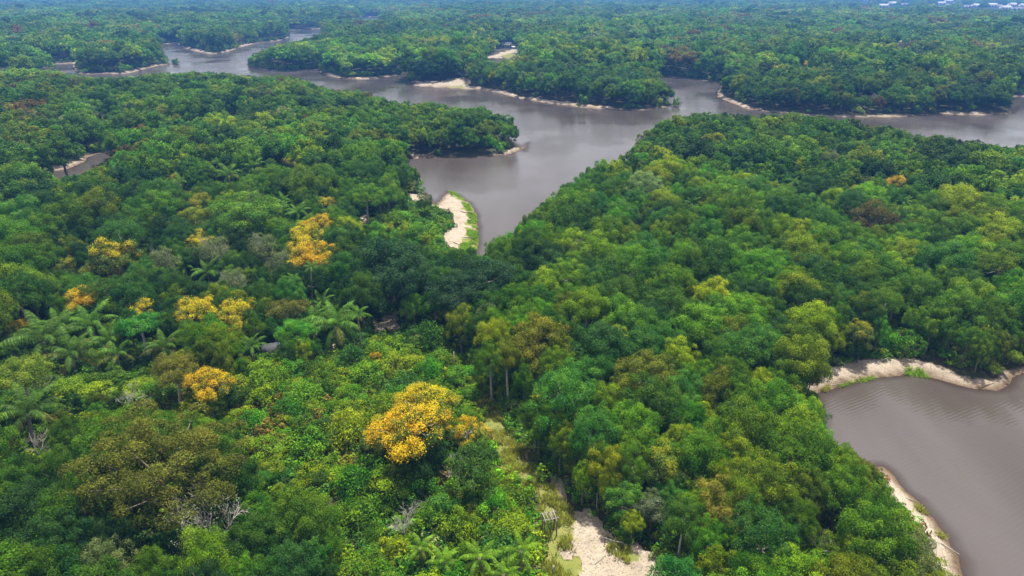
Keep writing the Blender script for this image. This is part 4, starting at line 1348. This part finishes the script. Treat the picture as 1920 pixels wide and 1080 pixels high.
# rail on a post at the woods edge
X, Y, Z = ground_at(1166, 1030)
e = thing('rail_fence', (X, Y, Z), 'pale rail propped on a short brown post in the clearing', 'rail')
mb = MB(); mb.tube([(0, 0, -.3), (0, 0, .85)], [.06, .055], 6); part('post', e, mb, M['dark_wood'])
mb = MB(); mb.tube([(.12, -.02, .86), (-.9, .35, .82), (-1.75, .75, .84)], [.045, .05, .04], 6); part('rail', e, mb, M['wood'])
mb = MB(); mb.tube([(-1.68, .72, -.3), (-1.68, .72, .80)], [.05, .045], 6); part('post', e, mb, M['dark_wood'])
pole('stake', 1156, 1042, .95, .05, M['white_paint'], 'short white stake standing in the sandy clearing', 'stake', (-.1, 0))
pole('post', 1036, 1078, 1.2, .10, M['wood'], 'thick pale post at the bottom edge of the clearing', 'post', (.08, 0))
pole('burnt_stump', 1027, 1043, .55, .07, M['dark_wood'], 'small black burnt stump in the clearing grass', 'stump', (-.1, 0))
pole('bare_pole', 852, 706, 4.2, .07, M['wood'], 'tall bare pole rising from the low regrowth', 'pole', (.05, 0))
X, Y, Z = ground_at(644, 556)
e = thing('lamp_pole', (X, Y, Z), 'thin white utility pole with a small lamp above the path', 'utility pole')
mb = MB(); mb.tube([(0, 0, -.4), (0, 0, 3.5), (0, 0, 7.0)], [.09, .085, .07], 6); part('pole', e, mb, M['white_paint'], True)
mb = MB(); mb.tube([(0, 0, 6.3), (.45, -.1, 6.5)], [.03, .03], 6); part('lamp_arm', e, mb, M['white_paint'], True)
mb = MB(); mb.box((.55, -.12, 6.5), (.35, .18, .12)); part('lamp', e, mb, M['white_paint'])
# cable stretched along the woods edge
A_ = np.array(ground_at(1118, 960)); B_ = np.array(ground_at(1330, 1120))
A_[2] += 2.6; B_[2] += 2.6
mb = MB(); tt = np.linspace(0, 1, 14)[:, None]; Cp = A_ * (1 - tt) + B_ * tt; Cp[:, 2] -= (.5 * 4 * tt * (1 - tt))[:, 0]
mb.tube(Cp - A_, np.full(14, .012), 4)
o = link('cable', mb.mesh('cable', [M['cable']]), None, tuple(A_)); tag(o, 'thin dark cable strung along the woods edge of the clearing', 'cable')
for P_, lb in ((A_, 'thin cable post at the narrow end of the clearing'), (B_, 'thin cable post at the wide end of the clearing')):
    mb = MB(); mb.tube([(0, 0, -3.0), (0, 0, .08)], [.06, .05], 6)
    o = link('cable_post', mb.mesh('cable_post', [M['wood']], True), None, tuple(P_)); tag(o, lb, 'post')
# fallen timber
def log(px, py, L, r, rz, mt, label, tilt=.05):
    X, Y, Z = ground_at(px, py)
    c, s = math.cos(rz), math.sin(rz)
    mb = MB(); rg = np.random.default_rng(int(px * 7 + py))
    t = np.linspace(-.5, .5, 5); off = rg.normal(size=5) * .06 * L / 3
    pts = np.c_[t * L * c - off * s, t * L * s + off * c, r * .7 + np.abs(t) * 0 + tilt * (t + .5)]
    mb.tube(pts, np.linspace(r, r * .55, 5), 6)
    o = link('fallen_log', mb.mesh('fallen_log', [mt], True), None, (X, Y, Z)); tag(o, label, 'log', 'fallen trunks')
log(835, 870, 5.5, .10, .1, M['pale_bark'], 'white fallen trunk lying below the orange arch')
log(868, 398, 6, .14, -.55, M['dark_wood'], 'dark log lying across the upper river beach')
log(872, 446, 6, .12, -.15, M['dark_wood'], 'dark log reaching from beach into the bank grass')
log(853, 456, 4, .10, -.9, M['dark_wood'], 'short dark log at the foot of the river beach')
log(828, 392, 5, .12, -.2, M['wood'], 'grey log beside the lone beach tree')
log(1852, 724, 2.6, .07, .3, M['dark_wood'], 'dark driftwood branch on the sandy lake spit')
log(1565, 722, 2.4, .06, .2, M['wood'], 'bleached driftwood at the lake corner')
log(1706, 938, 3.2, .06, -.8, M['dark_wood'], 'thin dark branch stranded on the long lake beach')
log(1768, 1022, 3.4, .08, -1.0, M['wood'], 'grey drift log on the lower lake beach')
log(700, 612, 3.0, .09, .2, M['dark_wood'], 'charred log on the path sand')
log(1125, 1050, 1.6, .05, .8, M['wood'], 'little grey stick lying on the clearing sand')

# small hut half hidden in the trees
X, Y, Z = ground_at(511, 668)
e = thing('hut', (X, Y, Z), 'small dark wooden hut with grey tin roof half hidden by trees', 'hut', rz=.35)
e.scale = (.75, .75, .75)
mb = MB(); mb.box((0, 0, 1.1), (3.0, 2.6, 2.2)); part('wall', e, mb, M['dark_wood'])
for sgn in (-1, 1):
    mb = MB(); mb.add([(-1.8, 0, 3.0), (1.8, 0, 3.0), (1.8, sgn * 1.6, 2.15), (-1.8, sgn * 1.6, 2.15), (-1.8, 0, 3.06), (1.8, 0, 3.06), (1.8, sgn * 1.6, 2.21), (-1.8, sgn * 1.6, 2.21)],
           [(0, 1, 2, 3), (4, 7, 6, 5), (3, 2, 6, 7), (0, 3, 7, 4), (1, 5, 6, 2), (0, 4, 5, 1)]); part('roof_sheet', e, mb, M['grey_roof'])
mb = MB(); mb.box((.2, -1.32, .95), (.8, .06, 1.9)); part('door', e, mb, M['wood'])

def house(px, py, w, d, h, rz, wallm, roofm, label, nwin=3, hip=1.2, porch=False):
    X, Y, Z = ground_at(px, py)
    e = thing('house', (X, Y, Z), label, 'house', 'far buildings', rz)
    mb = MB(); mb.box((0, 0, h / 2 - .3), (w, d, h + .6)); part('wall', e, mb, wallm)
    for sgn in (-1, 1):
        mb = MB(); o = .5
        V = [(-w / 2 - o, 0, h + hip), (w / 2 + o, 0, h + hip), (w / 2 + o, sgn * (d / 2 + o), h - .05), (-w / 2 - o, sgn * (d / 2 + o), h - .05)]
        V += [(a, b, c + .12) for a, b, c in V]
        mb.add(V, [(0, 1, 2, 3), (4, 7, 6, 5), (3, 2, 6, 7), (0, 3, 7, 4), (1, 5, 6, 2), (0, 4, 5, 1)]); part('roof_sheet', e, mb, roofm)
    for k in range(nwin):
        a = (k + .5) / nwin * w - w / 2
        mb = MB(); mb.box((a, -d / 2 - .02, h * .55), (w / nwin * .42, .08, h * .42)); part('window', e, mb, M['dark_opening'])
    if porch:
        for k in range(5):
            mb = MB(); mb.box((-w / 2 + k * w / 4, -d / 2 - 2.2, h * .5), (.3, .3, h)); part('porch_post', e, mb, wallm)
    return e
house(950, 90, 9, 6, 4.2, .1, M['wood'], M['grey_roof'], 'pale house with tall grey porch posts in the far clearing', 4, 1.0, True)
house(963, 92, 3, 3, 2.0, 0, M['white_paint'], M['white_paint'], 'low white shed beside the pale house', 1, .6)
X, Y, Z = ground_at(1685, 97)
e = thing('water_tower', (X, Y, Z), 'small whitish tower hut standing in a gap of the far forest', 'tower')
mb = MB(); mb.box((0, 0, 2.4), (2.4, 2.4, 5.4)); part('base', e, mb, M['wood'])
mb = MB(); mb.box((0, 0, 6.2), (2.8, 2.8, 2.2)); part('cabin', e, mb, M['rust_roof'])
mb = MB(); mb.add([(-1.7, -1.7, 7.32), (1.7, -1.7, 7.32), (1.7, 1.7, 7.32), (-1.7, 1.7, 7.32), (-.2, -.2, 9.5), (.2, -.2, 9.5), (.2, .2, 9.5), (-.2, .2, 9.5)],
                  [(0, 1, 5, 4), (1, 2, 6, 5), (2, 3, 7, 6), (3, 0, 4, 7), (4, 5, 6, 7), (3, 2, 1, 0)]); part('roof', e, mb, M['wood'])
fl = ['alone at the near end', 'second from the near end', 'third from the near end', 'beside the gap', 'at the edge of the pale field', 'above the pale field', 'before the long pair',
      'after the long pair', 'opening the dense row', 'small and high in the dense row', 'middle of the dense row', 'upper side of the dense row', 'widest of the dense row', 'last at the picture edge']
for k, (a, b, w) in enumerate(FARB):
    house(a, b, w, 12, 9 + (k % 3), (k % 4) * .12 - .2, M['white_paint'], M['white_paint'] if k % 3 else M['grey_roof'], f'tiny white town building on the horizon, {fl[k]}', 3, 2)

# ------------------------------------------------------------------ haze: the air between here and the horizon
hm, N, L = mat('haze_air')
o_ = N.new('ShaderNodeOutputMaterial'); v = N.new('ShaderNodeVolumePrincipled')
v.inputs['Color'].default_value = (.115, .34, .88, 1)
v.inputs['Density'].default_value = 0.00026
L.new(v.outputs[0], o_.inputs['Volume'])
mb = MB(); mb.box((0, 0, 26.5), (14800, 14800, 65))
hz = link('haze', mb.mesh('haze', [hm])); tag(hz, 'thin pale blue haze over the far forest', None, None, 'stuff')
